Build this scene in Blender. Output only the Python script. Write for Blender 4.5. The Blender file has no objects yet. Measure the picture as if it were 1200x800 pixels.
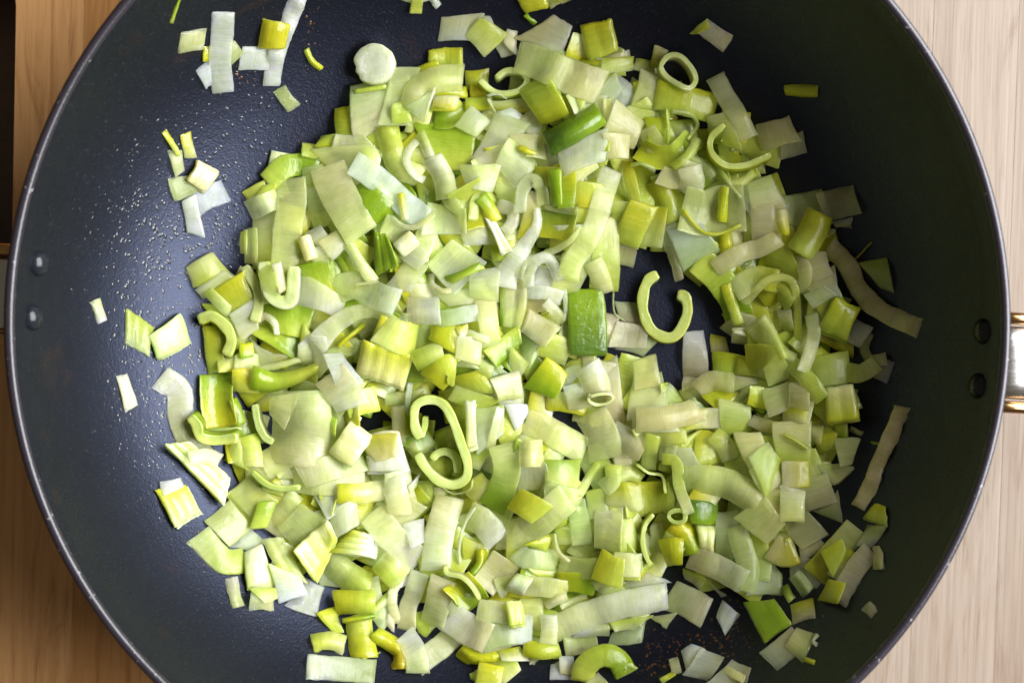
import bpy, math, random
import numpy as np
from mathutils import Vector, Matrix

random.seed(7)
rng = np.random.default_rng(7)
scene = bpy.context.scene
COL = scene.collection

# ------------------------------------------------------------------ camera
CAM = np.array((0.00141, 0.00972, 0.50288))
PITCH = -0.0316
cam_data = bpy.data.cameras.new('camera')
cam_data.lens, cam_data.sensor_width = 50.0, 36.0
cam_data.clip_start, cam_data.clip_end = 0.02, 50.0
cam_data.dof.use_dof = True
cam_data.dof.focus_distance = 0.468
cam_data.dof.aperture_fstop = 9.0
cam = bpy.data.objects.new('camera', cam_data)
cam.location = CAM
cam.rotation_euler = (PITCH, 0, 0)
COL.objects.link(cam)
scene.camera = cam

# ------------------------------------------------------------------ world, lamps, exposure
world = bpy.data.worlds.new('World')
scene.world = world
world.use_nodes = True
bg = world.node_tree.nodes['Background']
bg.inputs['Color'].default_value = (1.0, 0.87, 0.66, 1)      # the dim warm room around the pan
bg.inputs['Strength'].default_value = 0.14

def area_lamp(name, loc, target, sx, sy, power, color):
    l = bpy.data.lights.new(name, 'AREA')
    l.shape, l.size, l.size_y, l.energy, l.color = 'RECTANGLE', sx, sy, power, color
    o = bpy.data.objects.new(name, l)
    o.location = loc
    o.rotation_euler = (Vector(target) - Vector(loc)).to_track_quat('-Z', 'Y').to_euler()
    COL.objects.link(o)
    return o

# daylight from one window on the right
area_lamp('window_light', (0.86, 0.18, 0.64), (-0.03, 0, 0.02), 1.3, 0.8, 54.0, (0.96, 0.975, 1.0))

scene.view_settings.view_transform = 'Standard'
scene.view_settings.look = 'None'
scene.view_settings.exposure = 0.15
scene.view_settings.gamma = 1.0
scene.cycles.max_bounces = 10
scene.cycles.transparent_max_bounces = 16
scene.cycles.caustics_reflective = False
scene.cycles.caustics_refractive = False
scene.cycles.sample_clamp_indirect = 4.0
scene.cycles.use_denoising = True

# ------------------------------------------------------------------ helpers
def tag(o, label=None, cat=None, group=None, kind=None):
    if label: o['label'] = label
    if cat: o['category'] = cat
    if group: o['group'] = group
    if kind: o['kind'] = kind
    return o

def empty(name, loc=(0, 0, 0)):
    o = bpy.data.objects.new(name, None)
    o.location = loc
    o.empty_display_size = 0.01
    COL.objects.link(o)
    return o

def mesh_obj(name, verts, faces, mat, parent=None, smooth=True):
    me = bpy.data.meshes.new(name)
    me.from_pydata([tuple(v) for v in verts], [], [tuple(f) for f in faces])
    me.materials.append(mat)
    if smooth:
        me.polygons.foreach_set('use_smooth', [True] * len(me.polygons))
    me.update()
    o = bpy.data.objects.new(name, me)
    COL.objects.link(o)
    if parent is not None:
        o.parent = parent
    return o

class NT:
    """a small wrapper for building node trees"""
    def __init__(self, name):
        self.mat = bpy.data.materials.new(name)
        self.mat.use_nodes = True
        self.t = self.mat.node_tree
        self.p = self.t.nodes['Principled BSDF']
        self.out = self.t.nodes['Material Output']
    def n(self, kind, **kw):
        nd = self.t.nodes.new(kind)
        for k, v in kw.items():
            setattr(nd, k, v)
        return nd
    def l(self, a, b):
        self.t.links.new(a, b)
    def set(self, nd, **kw):
        for k, v in kw.items():
            nd.inputs[k.replace('_', ' ')].default_value = v
        return nd
    def math(self, op, a, b=None, c=None):
        nd = self.n('ShaderNodeMath', operation=op)
        for i, x in enumerate((a, b, c)):
            if x is None: continue
            if hasattr(x, 'links'): self.l(x, nd.inputs[i])
            else: nd.inputs[i].default_value = x
        return nd.outputs[0]
    def ramp(self, src, stops):
        nd = self.n('ShaderNodeValToRGB')
        e = nd.color_ramp.elements
        e[0].position, e[0].color = stops[0][0], (*stops[0][1], 1)
        e[1].position, e[1].color = stops[-1][0], (*stops[-1][1], 1)
        for p, c in stops[1:-1]:
            k = e.new(p); k.color = (*c, 1)
        self.l(src, nd.inputs[0])
        return nd.outputs[0]
    def noise(self, vec, scale, detail=3.0, rough=0.55, dist=0.0):
        nd = self.n('ShaderNodeTexNoise')
        nd.inputs['Scale'].default_value = scale
        nd.inputs['Detail'].default_value = detail
        nd.inputs['Roughness'].default_value = rough
        nd.inputs['Distortion'].default_value = dist
        if vec is not None: self.l(vec, nd.inputs['Vector'])
        return nd.outputs['Fac']
    def mapping(self, vec, scale=(1, 1, 1), loc=(0, 0, 0)):
        nd = self.n('ShaderNodeMapping')
        nd.inputs['Scale'].default_value = scale
        nd.inputs['Location'].default_value = loc
        self.l(vec, nd.inputs['Vector'])
        return nd.outputs[0]
    def bump(self, h, strength, dist, normal=None):
        nd = self.n('ShaderNodeBump')
        nd.inputs['Strength'].default_value = strength
        nd.inputs['Distance'].default_value = dist
        self.l(h, nd.inputs['Height'])
        if normal is not None: self.l(normal, nd.inputs['Normal'])
        return nd.outputs[0]

# ------------------------------------------------------------------ materials
def mat_wood():
    m = NT('acacia_wood')
    tc = m.n('ShaderNodeTexCoord').outputs['Object']
    ran = m.n('ShaderNodeObjectInfo').outputs['Random']
    off = m.n('ShaderNodeCombineXYZ')
    m.l(m.math('MULTIPLY', ran, 7.0), off.inputs[0]); m.l(m.math('MULTIPLY', ran, 3.0), off.inputs[1]); m.l(m.math('MULTIPLY', ran, 5.0), off.inputs[2])
    add = m.n('ShaderNodeVectorMath', operation='ADD')
    m.l(tc, add.inputs[0]); m.l(off.outputs[0], add.inputs[1])
    v = add.outputs[0]
    broad = m.noise(m.mapping(v, (1, 0.09, 1)), 75, 5, 0.62, 3.2)
    fine = m.noise(m.mapping(v, (1, 0.016, 1)), 560, 3, 0.6)
    pores = m.noise(m.mapping(v, (1, 0.03, 1)), 1500, 2, 0.5)
    att = m.n('ShaderNodeAttribute', attribute_type='OBJECT', attribute_name='wood_tone').outputs['Color']
    ramp = m.ramp(broad, [(0.30, (0.66, 0.54, 0.44)), (0.46, (0.93, 0.90, 0.86)), (0.62, (1.0, 1.0, 1.0)), (0.76, (0.80, 0.69, 0.57))])
    mul = m.n('ShaderNodeMix', data_type='RGBA', blend_type='MULTIPLY')
    mul.inputs[0].default_value = 1.0
    m.l(att, mul.inputs[6]); m.l(ramp, mul.inputs[7])
    f2 = m.ramp(fine, [(0.34, (0.72, 0.66, 0.60)), (0.56, (1, 1, 1))])
    mul2 = m.n('ShaderNodeMix', data_type='RGBA', blend_type='MULTIPLY')
    mul2.inputs[0].default_value = 0.5
    m.l(mul.outputs[2], mul2.inputs[6]); m.l(f2, mul2.inputs[7])
    pr = m.ramp(pores, [(0.30, (0.55, 0.45, 0.38)), (0.40, (1, 1, 1))])
    mul3 = m.n('ShaderNodeMix', data_type='RGBA', blend_type='MULTIPLY')
    mul3.inputs[0].default_value = 0.4
    m.l(mul2.outputs[2], mul3.inputs[6]); m.l(pr, mul3.inputs[7])
    m.l(mul3.outputs[2], m.p.inputs['Base Color'])
    m.p.inputs['Roughness'].default_value = 0.5
    m.l(m.bump(fine, 0.25, 0.0004), m.p.inputs['Normal'])
    return m.mat

def mat_pan():
    m = NT('nonstick_coating')
    tc = m.n('ShaderNodeTexCoord').outputs['Object']
    speck = m.noise(tc, 1500, 2, 0.6)
    grain = m.noise(tc, 650, 3, 0.7)
    big = m.noise(tc, 28, 4, 0.6, 0.4)
    brown = m.ramp(m.noise(tc, 60, 5, 0.65, 0.5), [(0.60, (0.0030, 0.0030, 0.0055)), (0.78, (0.014, 0.007, 0.005))])
    flake = m.ramp(speck, [(0.64, (0, 0, 0)), (0.76, (0.035, 0.035, 0.045))])
    ad = m.n('ShaderNodeMix', data_type='RGBA', blend_type='ADD')
    ad.inputs[0].default_value = 1.0
    m.l(brown, ad.inputs[6]); m.l(flake, ad.inputs[7])
    m.l(ad.outputs[2], m.p.inputs['Base Color'])
    rr = m.n('ShaderNodeMapRange')
    rr.inputs['To Min'].default_value, rr.inputs['To Max'].default_value = 0.31, 0.44
    m.l(big, rr.inputs['Value'])
    m.l(rr.outputs[0], m.p.inputs['Roughness'])
    m.p.inputs['IOR'].default_value = 1.45
    m.p.inputs['Specular Tint'].default_value = (0.58, 0.67, 1.0, 1)
    b1 = m.bump(grain, 0.55, 0.0002)
    b2 = m.bump(speck, 0.7, 0.00014, b1)
    m.l(b2, m.p.inputs['Normal'])
    return m.mat

def mat_rim():
    m = NT('enamel_rim')
    tc = m.n('ShaderNodeTexCoord').outputs['Object']
    chip = m.noise(tc, 420, 3, 0.6)
    c = m.ramp(chip, [(0.66, (0.020, 0.016, 0.022)), (0.72, (0.20, 0.19, 0.20))])
    m.l(c, m.p.inputs['Base Color'])
    m.p.inputs['Roughness'].default_value = 0.30
    m.l(m.bump(m.noise(tc, 700, 2), 0.3, 0.0002), m.p.inputs['Normal'])
    return m.mat

def mat_steel():
    m = NT('polished_steel')
    tc = m.n('ShaderNodeTexCoord').outputs['Object']
    m.p.inputs['Base Color'].default_value = (0.42, 0.40, 0.38, 1)
    m.p.inputs['Metallic'].default_value = 1.0
    n = m.noise(m.mapping(tc, (0.05, 1, 1)), 900, 2)
    rr = m.n('ShaderNodeMapRange')
    rr.inputs['To Min'].default_value, rr.inputs['To Max'].default_value = 0.20, 0.34
    m.l(n, rr.inputs['Value']); m.l(rr.outputs[0], m.p.inputs['Roughness'])
    return m.mat

def mat_wire_reflection():
    m = NT('steel_wire_wood_reflection')
    tc = m.n('ShaderNodeTexCoord').outputs['Object']
    m.l(m.ramp(m.noise(tc, 300), [(0.3, (0.34, 0.19, 0.075)), (0.7, (0.45, 0.27, 0.12))]), m.p.inputs['Base Color'])  # golden colour paints the reflected wood onto the steel wire
    m.p.inputs['Metallic'].default_value = 1.0
    m.p.inputs['Roughness'].default_value = 0.22
    return m.mat

def mat_rivet():
    m = NT('coated_rivet')
    tc = m.n('ShaderNodeTexCoord').outputs['Object']
    m.l(m.ramp(m.noise(tc, 500), [(0.3, (0.007, 0.008, 0.011)), (0.7, (0.014, 0.015, 0.02))]), m.p.inputs['Base Color'])
    m.p.inputs['Roughness'].default_value = 0.24
    m.p.inputs['IOR'].default_value = 1.36
    m.l(m.bump(m.noise(tc, 1200, 2), 0.3, 0.0001), m.p.inputs['Normal'])
    return m.mat

def mat_counter():
    m = NT('dark_tabletop')
    tc = m.n('ShaderNodeTexCoord').outputs['Object']
    n = m.noise(m.mapping(tc, (0.06, 1, 1)), 120, 4, 0.6)
    m.l(m.ramp(n, [(0.3, (0.020, 0.012, 0.009)), (0.7, (0.045, 0.028, 0.020))]), m.p.inputs['Base Color'])
    m.p.inputs['Roughness'].default_value = 0.5
    return m.mat

def mat_leek():
    m = NT('cooked_leek')
    uv = m.n('ShaderNodeUVMap', uv_map='fibre').outputs[0]
    tint = m.n('ShaderNodeAttribute', attribute_name='tint')
    clear = m.n('ShaderNodeAttribute', attribute_type='OBJECT', attribute_name='clear').outputs['Fac']
    ran = m.n('ShaderNodeObjectInfo').outputs['Random']
    sep = m.n('ShaderNodeSeparateXYZ'); m.l(uv, sep.inputs[0])
    cmb = m.n('ShaderNodeCombineXYZ')
    m.l(m.math('MULTIPLY', sep.outputs[0], 1.0), cmb.inputs[0])
    m.l(m.math('MULTIPLY', sep.outputs[1], 0.06), cmb.inputs[1])
    m.l(m.math('MULTIPLY', ran, 31.0), cmb.inputs[2])
    lines = m.noise(cmb.outputs[0], 2600, 2, 0.6)
    bands = m.noise(cmb.outputs[0], 650, 2, 0.5)
    obj = m.n('ShaderNodeTexCoord').outputs['Object']
    blot = m.noise(obj, 170, 3, 0.55)
    l1 = m.ramp(lines, [(0.30, (0.93, 0.94, 0.90)), (0.62, (1.03, 1.03, 1.03))])
    l2 = m.ramp(bands, [(0.30, (0.93, 0.95, 0.88)), (0.68, (1.03, 1.02, 1.04))])
    l3 = m.ramp(blot, [(0.32, (0.86, 0.90, 0.76)), (0.66, (1.04, 1.03, 1.04))])
    c = tint.outputs['Color']
    for f in (l1, l2, l3):
        mx = m.n('ShaderNodeMix', data_type='RGBA', blend_type='MULTIPLY')
        mx.inputs[0].default_value = 1.0
        m.l(c, mx.inputs[6]); m.l(f, mx.inputs[7])
        c = mx.outputs[2]
    m.l(c, m.p.inputs['Base Color'])
    m.p.inputs['Subsurface Weight'].default_value = 0.85
    m.p.inputs['Subsurface Radius'].default_value = (1.0, 1.0, 0.45)
    m.p.inputs['Subsurface Scale'].default_value = 0.0024
    m.p.inputs['Roughness'].default_value = 0.30
    m.p.inputs['IOR'].default_value = 1.42
    m.p.inputs['Coat Weight'].default_value = 0.75
    m.p.inputs['Coat Roughness'].default_value = 0.055
    wet = m.noise(obj, 420, 3, 0.5)
    b = m.bump(lines, 0.45, 0.00014)
    b = m.bump(bands, 0.4, 0.0003, b)
    b = m.bump(wet, 0.38, 0.0006, b)
    m.l(b, m.p.inputs['Normal'])
    m.l(m.bump(m.noise(obj, 620, 2, 0.5), 0.55, 0.0007, b), m.p.inputs['Coat Normal'])
    tr = m.n('ShaderNodeBsdfTransparent')
    mix = m.n('ShaderNodeMixShader')
    tl = m.n('ShaderNodeBsdfTranslucent')
    m.l(c, tl.inputs['Color']); m.l(b, tl.inputs['Normal'])
    thin = m.n('ShaderNodeMixShader'); thin.inputs[0].default_value = 0.36
    m.l(m.p.outputs[0], thin.inputs[1]); m.l(tl.outputs[0], thin.inputs[2])
    m.l(clear, mix.inputs[0]); m.l(thin.outputs[0], mix.inputs[1]); m.l(tr.outputs[0], mix.inputs[2])
    m.l(mix.outputs[0], m.out.inputs['Surface'])
    return m.mat

def mat_oil(name, color, rough=0.06):
    m = NT(name)
    tc = m.n('ShaderNodeTexCoord').outputs['Object']
    m.l(m.ramp(m.noise(tc, 300), [(0.3, color), (0.7, tuple(x * 1.4 for x in color))]), m.p.inputs['Base Color'])
    m.p.inputs['Roughness'].default_value = rough
    m.p.inputs['IOR'].default_value = 1.47
    return m.mat

M_WOOD, M_PAN, M_RIM, M_STEEL, M_WIRE_REFLECTION, M_RIVET, M_COUNTER, M_LEEK = (
    mat_wood(), mat_pan(), mat_rim(), mat_steel(), mat_wire_reflection(), mat_rivet(), mat_counter(), mat_leek())
M_OIL = mat_oil('oil_film', (0.010, 0.011, 0.014), 0.18)
M_BROWN = mat_oil('browned_juice', (0.045, 0.018, 0.007), 0.16)

# ------------------------------------------------------------------ projection between the photograph and the place
FPX = 50.0 / 36.0 * 1200.0
CP, SP = math.cos(PITCH), math.sin(PITCH)
def unproject(px, py, z):
    """points of the photograph (1200 x 800) at world height z"""
    dx = (px - 600.0) / FPX
    dy = -(py - 400.0) / FPX
    wy = CP * dy + SP
    wz = SP * dy - CP
    s = (z - CAM[2]) / wz
    return CAM[0] + s * dx, CAM[1] + s * wy
PXM = 0.482 / FPX                # metres per photograph pixel on the heap

# ------------------------------------------------------------------ the pan
R_RIM, Z_RIM, R_FLAT, Z_FLOOR = 0.147, 0.080, 0.070, 0.006
def pan_z(r):
    a, b = 0.0785, Z_RIM - Z_FLOOR + 0.006
    t = np.clip((r - R_FLAT) / a, 0, 0.9865)
    return Z_FLOOR + b * (1 - np.sqrt(1 - t * t)) * 1.13
def pan_slope(r):
    return float((pan_z(r + 2e-4) - pan_z(r - 2e-4)) / 4e-4)
def hit_pan(px, py):
    """where the ray through a photograph pixel meets the inside of the pan"""
    lo, hi = Z_FLOOR - 0.001, Z_RIM + 0.002
    for _ in range(40):
        mid = (lo + hi) / 2
        x, y = unproject(px, py, mid)
        if float(pan_z(math.hypot(x, y))) > mid: lo = mid
        else: hi = mid
    x, y = unproject(px, py, lo)
    return x, y, lo

def build_setting():
    # the dark table under the board
    v = [(-2, -2, -0.032), (2, -2, -0.032), (2, 2, -0.032), (-2, 2, -0.032)]
    t = mesh_obj('table_top', v, [(0, 1, 2, 3)], M_COUNTER, smooth=False)
    tag(t, kind='structure')
    # the wooden board: staves side by side, a rounded hand slot cut into its left end
    board = empty('wooden_board', (0, 0, 0))
    board.rotation_euler = (0, 0, math.radians(-1.6))
    tag(board, 'pale brown wooden board of glued staves with a long hand slot, under the pan', 'board')
    TH = 0.030
    def stave(outline, tone):
        n = len(outline)
        bev = 0.00012
        # outline inset for the top edge
        pts = [Vector(p) for p in outline]
        ins = []
        for i, p in enumerate(pts):
            a, b = (p - pts[i - 1]).normalized(), (pts[(i + 1) % n] - p).normalized()
            na, nb = Vector((-a.y, a.x)), Vector((-b.y, b.x))
            k = na + nb
            ins.append(p + k / max(k.length_squared, 1e-6) * 2 * bev * 0.5)
        verts = [(p.x, p.y, -TH) for p in pts] + [(p.x, p.y, -bev * 0.6) for p in pts] + [(p.x, p.y, 0) for p in ins]
        faces = [tuple(range(2 * n, 3 * n))]
        for i in range(n):
            j = (i + 1) % n
            faces.append((i, j, n + j, n + i)); faces.append((n + i, n + j, 2 * n + j, 2 * n + i))
        o = mesh_obj('stave', verts, faces, M_WOOD, board, smooth=False)
        o['wood_tone'] = tone
        return o
    YT, YB = 0.34, -0.30
    # slot: right edge x=-0.1765, left x=-0.208, top y=0.119
    sx0, sx1, sy0, sy1, rr = -0.208, -0.1758, -0.004, 0.1165, 0.010
    def arc(cx, cy, a0, a1, k=7):
        return [(cx + rr * math.cos(math.radians(a0 + (a1 - a0) * i / k)), cy + rr * math.sin(math.radians(a0 + (a1 - a0) * i / k))) for i in range(k + 1)]
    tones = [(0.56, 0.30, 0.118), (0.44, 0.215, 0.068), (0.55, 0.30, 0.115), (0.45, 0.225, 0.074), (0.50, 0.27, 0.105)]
    xm = -0.193
    g = 0.00001
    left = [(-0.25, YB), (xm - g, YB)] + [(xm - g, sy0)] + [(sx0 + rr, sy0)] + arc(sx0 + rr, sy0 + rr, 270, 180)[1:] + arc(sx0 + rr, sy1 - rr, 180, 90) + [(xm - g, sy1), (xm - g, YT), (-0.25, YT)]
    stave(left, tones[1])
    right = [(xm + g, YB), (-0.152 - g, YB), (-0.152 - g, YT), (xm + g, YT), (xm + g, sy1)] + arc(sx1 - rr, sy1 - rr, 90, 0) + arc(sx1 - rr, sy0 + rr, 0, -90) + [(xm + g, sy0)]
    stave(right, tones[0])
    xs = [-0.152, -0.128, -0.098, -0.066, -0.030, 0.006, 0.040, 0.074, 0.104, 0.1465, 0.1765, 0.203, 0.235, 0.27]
    pale = [(0.215, 0.166, 0.125), (0.195, 0.146, 0.106), (0.228, 0.178, 0.135)]  # right-hand staves coloured darker than the left, offsetting the strong window light
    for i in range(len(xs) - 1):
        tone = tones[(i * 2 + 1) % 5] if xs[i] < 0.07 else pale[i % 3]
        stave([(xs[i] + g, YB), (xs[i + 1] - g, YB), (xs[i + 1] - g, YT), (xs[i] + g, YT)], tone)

def lathe(profile, seg):
    verts, faces = [], []
    n = len(profile)
    for k in range(seg):
        a = 2 * math.pi * k / seg
        c, s = math.cos(a), math.sin(a)
        verts += [(r * c, r * s, z) for r, z in profile]
    for k in range(seg):
        k2 = (k + 1) % seg
        for i in range(n - 1):
            faces.append((k * n + i, k2 * n + i, k2 * n + i + 1, k * n + i + 1))
    return verts, faces

def build_pan():
    pan = empty('frying_pan', (0, 0, 0))
    tag(pan, 'wide black non-stick wok pan full of frying leeks on the wooden board', 'pan')
    rs = list(np.linspace(0.0005, R_FLAT, 12)) + list(R_FLAT + (R_RIM - R_FLAT) * np.linspace(0.04, 1, 40) ** 0.85)
    inner = [(r, float(pan_z(r))) for r in rs]
    zr = inner[-1][1]
    outer = [(r + 0.0028 * min(1, r / 0.06), float(pan_z(r)) - 0.0034) for r in rs if r > 0.071]
    prof = inner + [(inner[-1][0] + 0.0004, zr + 0.0008), (inner[-1][0] + 0.0012, zr + 0.0012), (inner[-1][0] + 0.002, zr + 0.0006)] + outer[::-1][1:] + [(0.071, 0.0015), (0.0005, 0.0015)]
    v, f = lathe(prof, 220)
    mesh_obj('pan_body', v, f, M_PAN, pan)
    # rolled rim
    ring = []
    for k in range(13):
        a = 2 * math.pi * k / 12
        ring.append((0.1483 + 0.0016 * math.cos(a), zr + 0.0006 + 0.0016 * math.sin(a)))
    v, f = lathe(ring, 260)
    mesh_obj('pan_rim', v, f, M_RIM, pan)
    # rivets
    for px, py in ((46, 309), (38.5, 372), (1152, 388), (1146, 452)):
        x, y, z = hit_pan(px, py)
        r = math.hypot(x, y)
        sl = math.atan(pan_slope(r))
        rad = Vector((x / r, y / r, 0))
        nrm = (-rad * math.sin(sl) + Vector((0, 0, 1)) * math.cos(sl)).normalized()
        t1 = Vector((-y / r, x / r, 0)); t2 = nrm.cross(t1)
        base = Vector((x, y, z))
        vv, ff = [base + nrm * 0.0027], []
        seg, rings = 28, [(0.0010, 0.00262), (0.0022, 0.0022), (0.0032, 0.0015), (0.0039, 0.0007), (0.0042, -0.0006)]
        for q, (rad_, h) in enumerate(rings):
            for k in range(seg):
                a = 2 * math.pi * k / seg
                vv.append(base + t1 * rad_ * math.cos(a) + t2 * rad_ * math.sin(a) + nrm * h)
        for k in range(seg):
            k2 = (k + 1) % seg
            ff.append((0, 1 + k, 1 + k2))
            for q in range(len(rings) - 1):
                ff.append((1 + q * seg + k, 1 + (q + 1) * seg + k, 1 + (q + 1) * seg + k2, 1 + q * seg + k2))
        mesh_obj('rivet', vv, ff, M_RIVET, pan)
    # two steel loop handles: a wide domed strap with a wire bead along each edge
    ang = math.radians(-3.9)
    for side in (1, -1):
        d = Vector((math.cos(ang) * side, math.sin(ang) * side, 0)); w = Vector((-d.y, d.x, 0)) * side
        w = Vector((math.sin(-ang), math.cos(ang), 0))
        def strip(prof_w, path, name, mat):
            vv, ff = [], []
            n = len(prof_w)
            for (r, z, tilt) in path:
                for (yy, hh) in prof_w:
                    vv.append(d * (r - hh * math.sin(tilt)) + w * yy + Vector((0, 0, z + hh * math.cos(tilt))))
            for i in range(len(path) - 1):
                for j in range(n):
                    j2 = (j + 1) % n
                    ff.append((i * n + j, (i + 1) * n + j, (i + 1) * n + j2, i * n + j2))
            ff.append(tuple(range(n))[::-1]); ff.append(tuple((len(path) - 1) * n + j for j in range(n)))
            return mesh_obj(name, vv, ff, mat, hnd)
        path = [(0.1478, 0.060, 0.9), (0.1505, 0.0655, 0.55), (0.1545, 0.0668, 0.0), (0.160, 0.0655, -0.32), (0.172, 0.0605, -0.42), (0.19, 0.0525, -0.42), (0.198, 0.048, -0.7), (0.2005, 0.044, -1.2)]
        prof_w = [(-0.0112, 0), (-0.0104, 0.0012), (-0.006, 0.0024), (0, 0.0029), (0.006, 0.0024), (0.0104, 0.0012), (0.0112, 0), (0.0104, -0.0008), (0, -0.0008), (-0.0104, -0.0008)]
        hnd = empty('handle')
        hnd.parent = pan
        strip(prof_w, path, 'strap', M_STEEL)
        for s in (1, -1):
            wire = [(s * 0.0136 + 0.0019 * math.cos(a), 0.0004 + 0.0019 * math.sin(a)) for a in np.linspace(0, 2 * math.pi, 15)[:-1]]
            strip(wire, path, 'edge_wire', M_WIRE_REFLECTION)
    return pan

# ------------------------------------------------------------------ height of whatever lies in the pan so far
GN, GS = 640, 0.0005
gx = (np.arange(GN) - GN / 2) * GS
GX, GY = np.meshgrid(gx, gx, indexing='ij')
H = pan_z(np.hypot(GX, GY)).astype(float)
PANH = H.copy()
def look(x, y, grid=None):
    g = H if grid is None else grid
    i = np.clip(np.rint(x / GS + GN / 2).astype(int), 0, GN - 1)
    j = np.clip(np.rint(y / GS + GN / 2).astype(int), 0, GN - 1)
    return g[i, j]
def raise_to(x, y, z):
    i = np.clip(np.rint(x / GS + GN / 2).astype(int), 0, GN - 1).ravel()
    j = np.clip(np.rint(y / GS + GN / 2).astype(int), 0, GN - 1).ravel()
    np.maximum.at(H, (i, j), z.ravel())

def catmull(pts, n, closed=False):
    P = np.array(pts, float)
    if len(P) == 2 and not closed:
        t = np.linspace(0, 1, n)[:, None]
        return P[0] * (1 - t) + P[1] * t
    if closed:
        Q = np.vstack([P[-1], P, P[0], P[1]])
        m = len(P)
    else:
        Q = np.vstack([2 * P[0] - P[1], P, 2 * P[-1] - P[-2]])
        m = len(P) - 1
    seglen = [np.linalg.norm(Q[i + 2] - Q[i + 1]) for i in range(m)]
    cum = np.concatenate([[0], np.cumsum(seglen)])
    s = np.linspace(0, cum[-1], n, endpoint=not closed)
    out = []
    for v in s:
        i = min(int(np.searchsorted(cum, v, side='right') - 1), m - 1)
        t = (v - cum[i]) / max(seglen[i], 1e-9)
        p0, p1, p2, p3 = Q[i], Q[i + 1], Q[i + 2], Q[i + 3]
        out.append(0.5 * ((2 * p1) + (-p0 + p2) * t + (2 * p0 - 5 * p1 + 4 * p2 - p3) * t * t + (-p0 + 3 * p1 - 3 * p2 + p3) * t ** 3))
    return np.array(out)

def smooth1(a, k):
    for _ in range(k):
        b = np.concatenate([a[:1], a, a[-1:]])
        a = 0.25 * b[:-2] + 0.5 * b[1:-1] + 0.25 * b[2:]
    return a

# leek flesh colours (linear albedo), from the white shaft to the green leaf; B paints warm shade into white flesh
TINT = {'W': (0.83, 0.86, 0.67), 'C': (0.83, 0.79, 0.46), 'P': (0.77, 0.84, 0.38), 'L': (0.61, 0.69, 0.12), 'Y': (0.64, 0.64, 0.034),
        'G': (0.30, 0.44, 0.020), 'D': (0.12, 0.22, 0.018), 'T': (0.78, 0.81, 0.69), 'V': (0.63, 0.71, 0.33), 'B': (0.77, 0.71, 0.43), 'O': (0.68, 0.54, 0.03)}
def tint_of(c):
    return np.array(TINT[c])

class Slab:
    """a thin slice: a grid of points with thickness, edges of its own"""
    def __init__(self, X, nrm_t, tint, uvw):
        self.X, self.t, self.tint, self.uv = X, nrm_t, tint, uvw
    def build(self):
        X = self.X
        nu, nv = X.shape[:2]
        du = np.gradient(X, axis=0); dv = np.gradient(X, axis=1)
        N = np.cross(du, dv)
        N /= np.maximum(np.linalg.norm(N, axis=2, keepdims=True), 1e-12)
        if N[..., 2].mean() < 0: N = -N
        flip = np.cross(du, dv)[..., 2].mean() < 0
        T = X.copy()
        B = X - N * self.t
        for sl in ((0, slice(None)), (-1, slice(None)), (slice(None), 0), (slice(None), -1)):
            T[sl] = X[sl] - N[sl] * self.t * 0.30
            B[sl] = X[sl] - N[sl] * self.t * 0.75
        idx = np.arange(nu * nv).reshape(nu, nv)
        verts = [T.reshape(-1, 3), B.reshape(-1, 3)]
        cols = [self.tint.reshape(-1, 3)] * 2
        uvs = [self.uv.reshape(-1, 2)] * 2
        q = np.stack([idx[:-1, :-1], idx[1:, :-1], idx[1:, 1:], idx[:-1, 1:]], -1).reshape(-1, 4)
        top = q if not flip else q[:, ::-1]
        faces = [top, top[:, ::-1] + nu * nv]
        # rim with its own vertices so that the cut edge stays crisp
        loop = np.concatenate([idx[:, 0], idx[-1, 1:], idx[-2::-1, -1], idx[0, -2:0:-1]])
        n = len(loop)
        off = 2 * nu * nv
        lt = loop; lb = loop + nu * nv
        c = X.reshape(-1, 3).mean(0)
        tl = T.reshape(-1, 3)[loop]; bl = B.reshape(-1, 3)[loop]
        ml = (tl + bl) / 2
        out = np.roll(ml, -1, 0) - np.roll(ml, 1, 0)
        nl = N.reshape(-1, 3)[loop]
        side = np.cross(out, nl)
        side /= np.maximum(np.linalg.norm(side, axis=1, keepdims=True), 1e-12)
        if ((ml - c) * side).sum() < 0: side = -side
        ml = ml + side * self.t * 0.28
        verts += [ml]
        cut = self.tint.reshape(-1, 3)[loop]
        cut = cut + (np.array((0.66, 0.70, 0.45)) - cut) * 0.30
        cols += [cut]
        uvs += [self.uv.reshape(-1, 2)[loop]]
        k = np.arange(n); k2 = (k + 1) % n
        a = np.stack([lt[k], lt[k2], off + k2, off + k], -1)
        b = np.stack([off + k, off + k2, lb[k2], lb[k]], -1)
        # orient the rim outward
        va = np.concatenate(verts)
        fn = np.cross(va[a[:, 1]] - va[a[:, 0]], va[a[:, 3]] - va[a[:, 0]])
        if (fn * side).sum() < 0: a, b = a[:, ::-1], b[:, ::-1]
        faces += [a, b]
        return np.concatenate(verts), np.concatenate(faces), np.concatenate(cols), np.concatenate(uvs)

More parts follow.
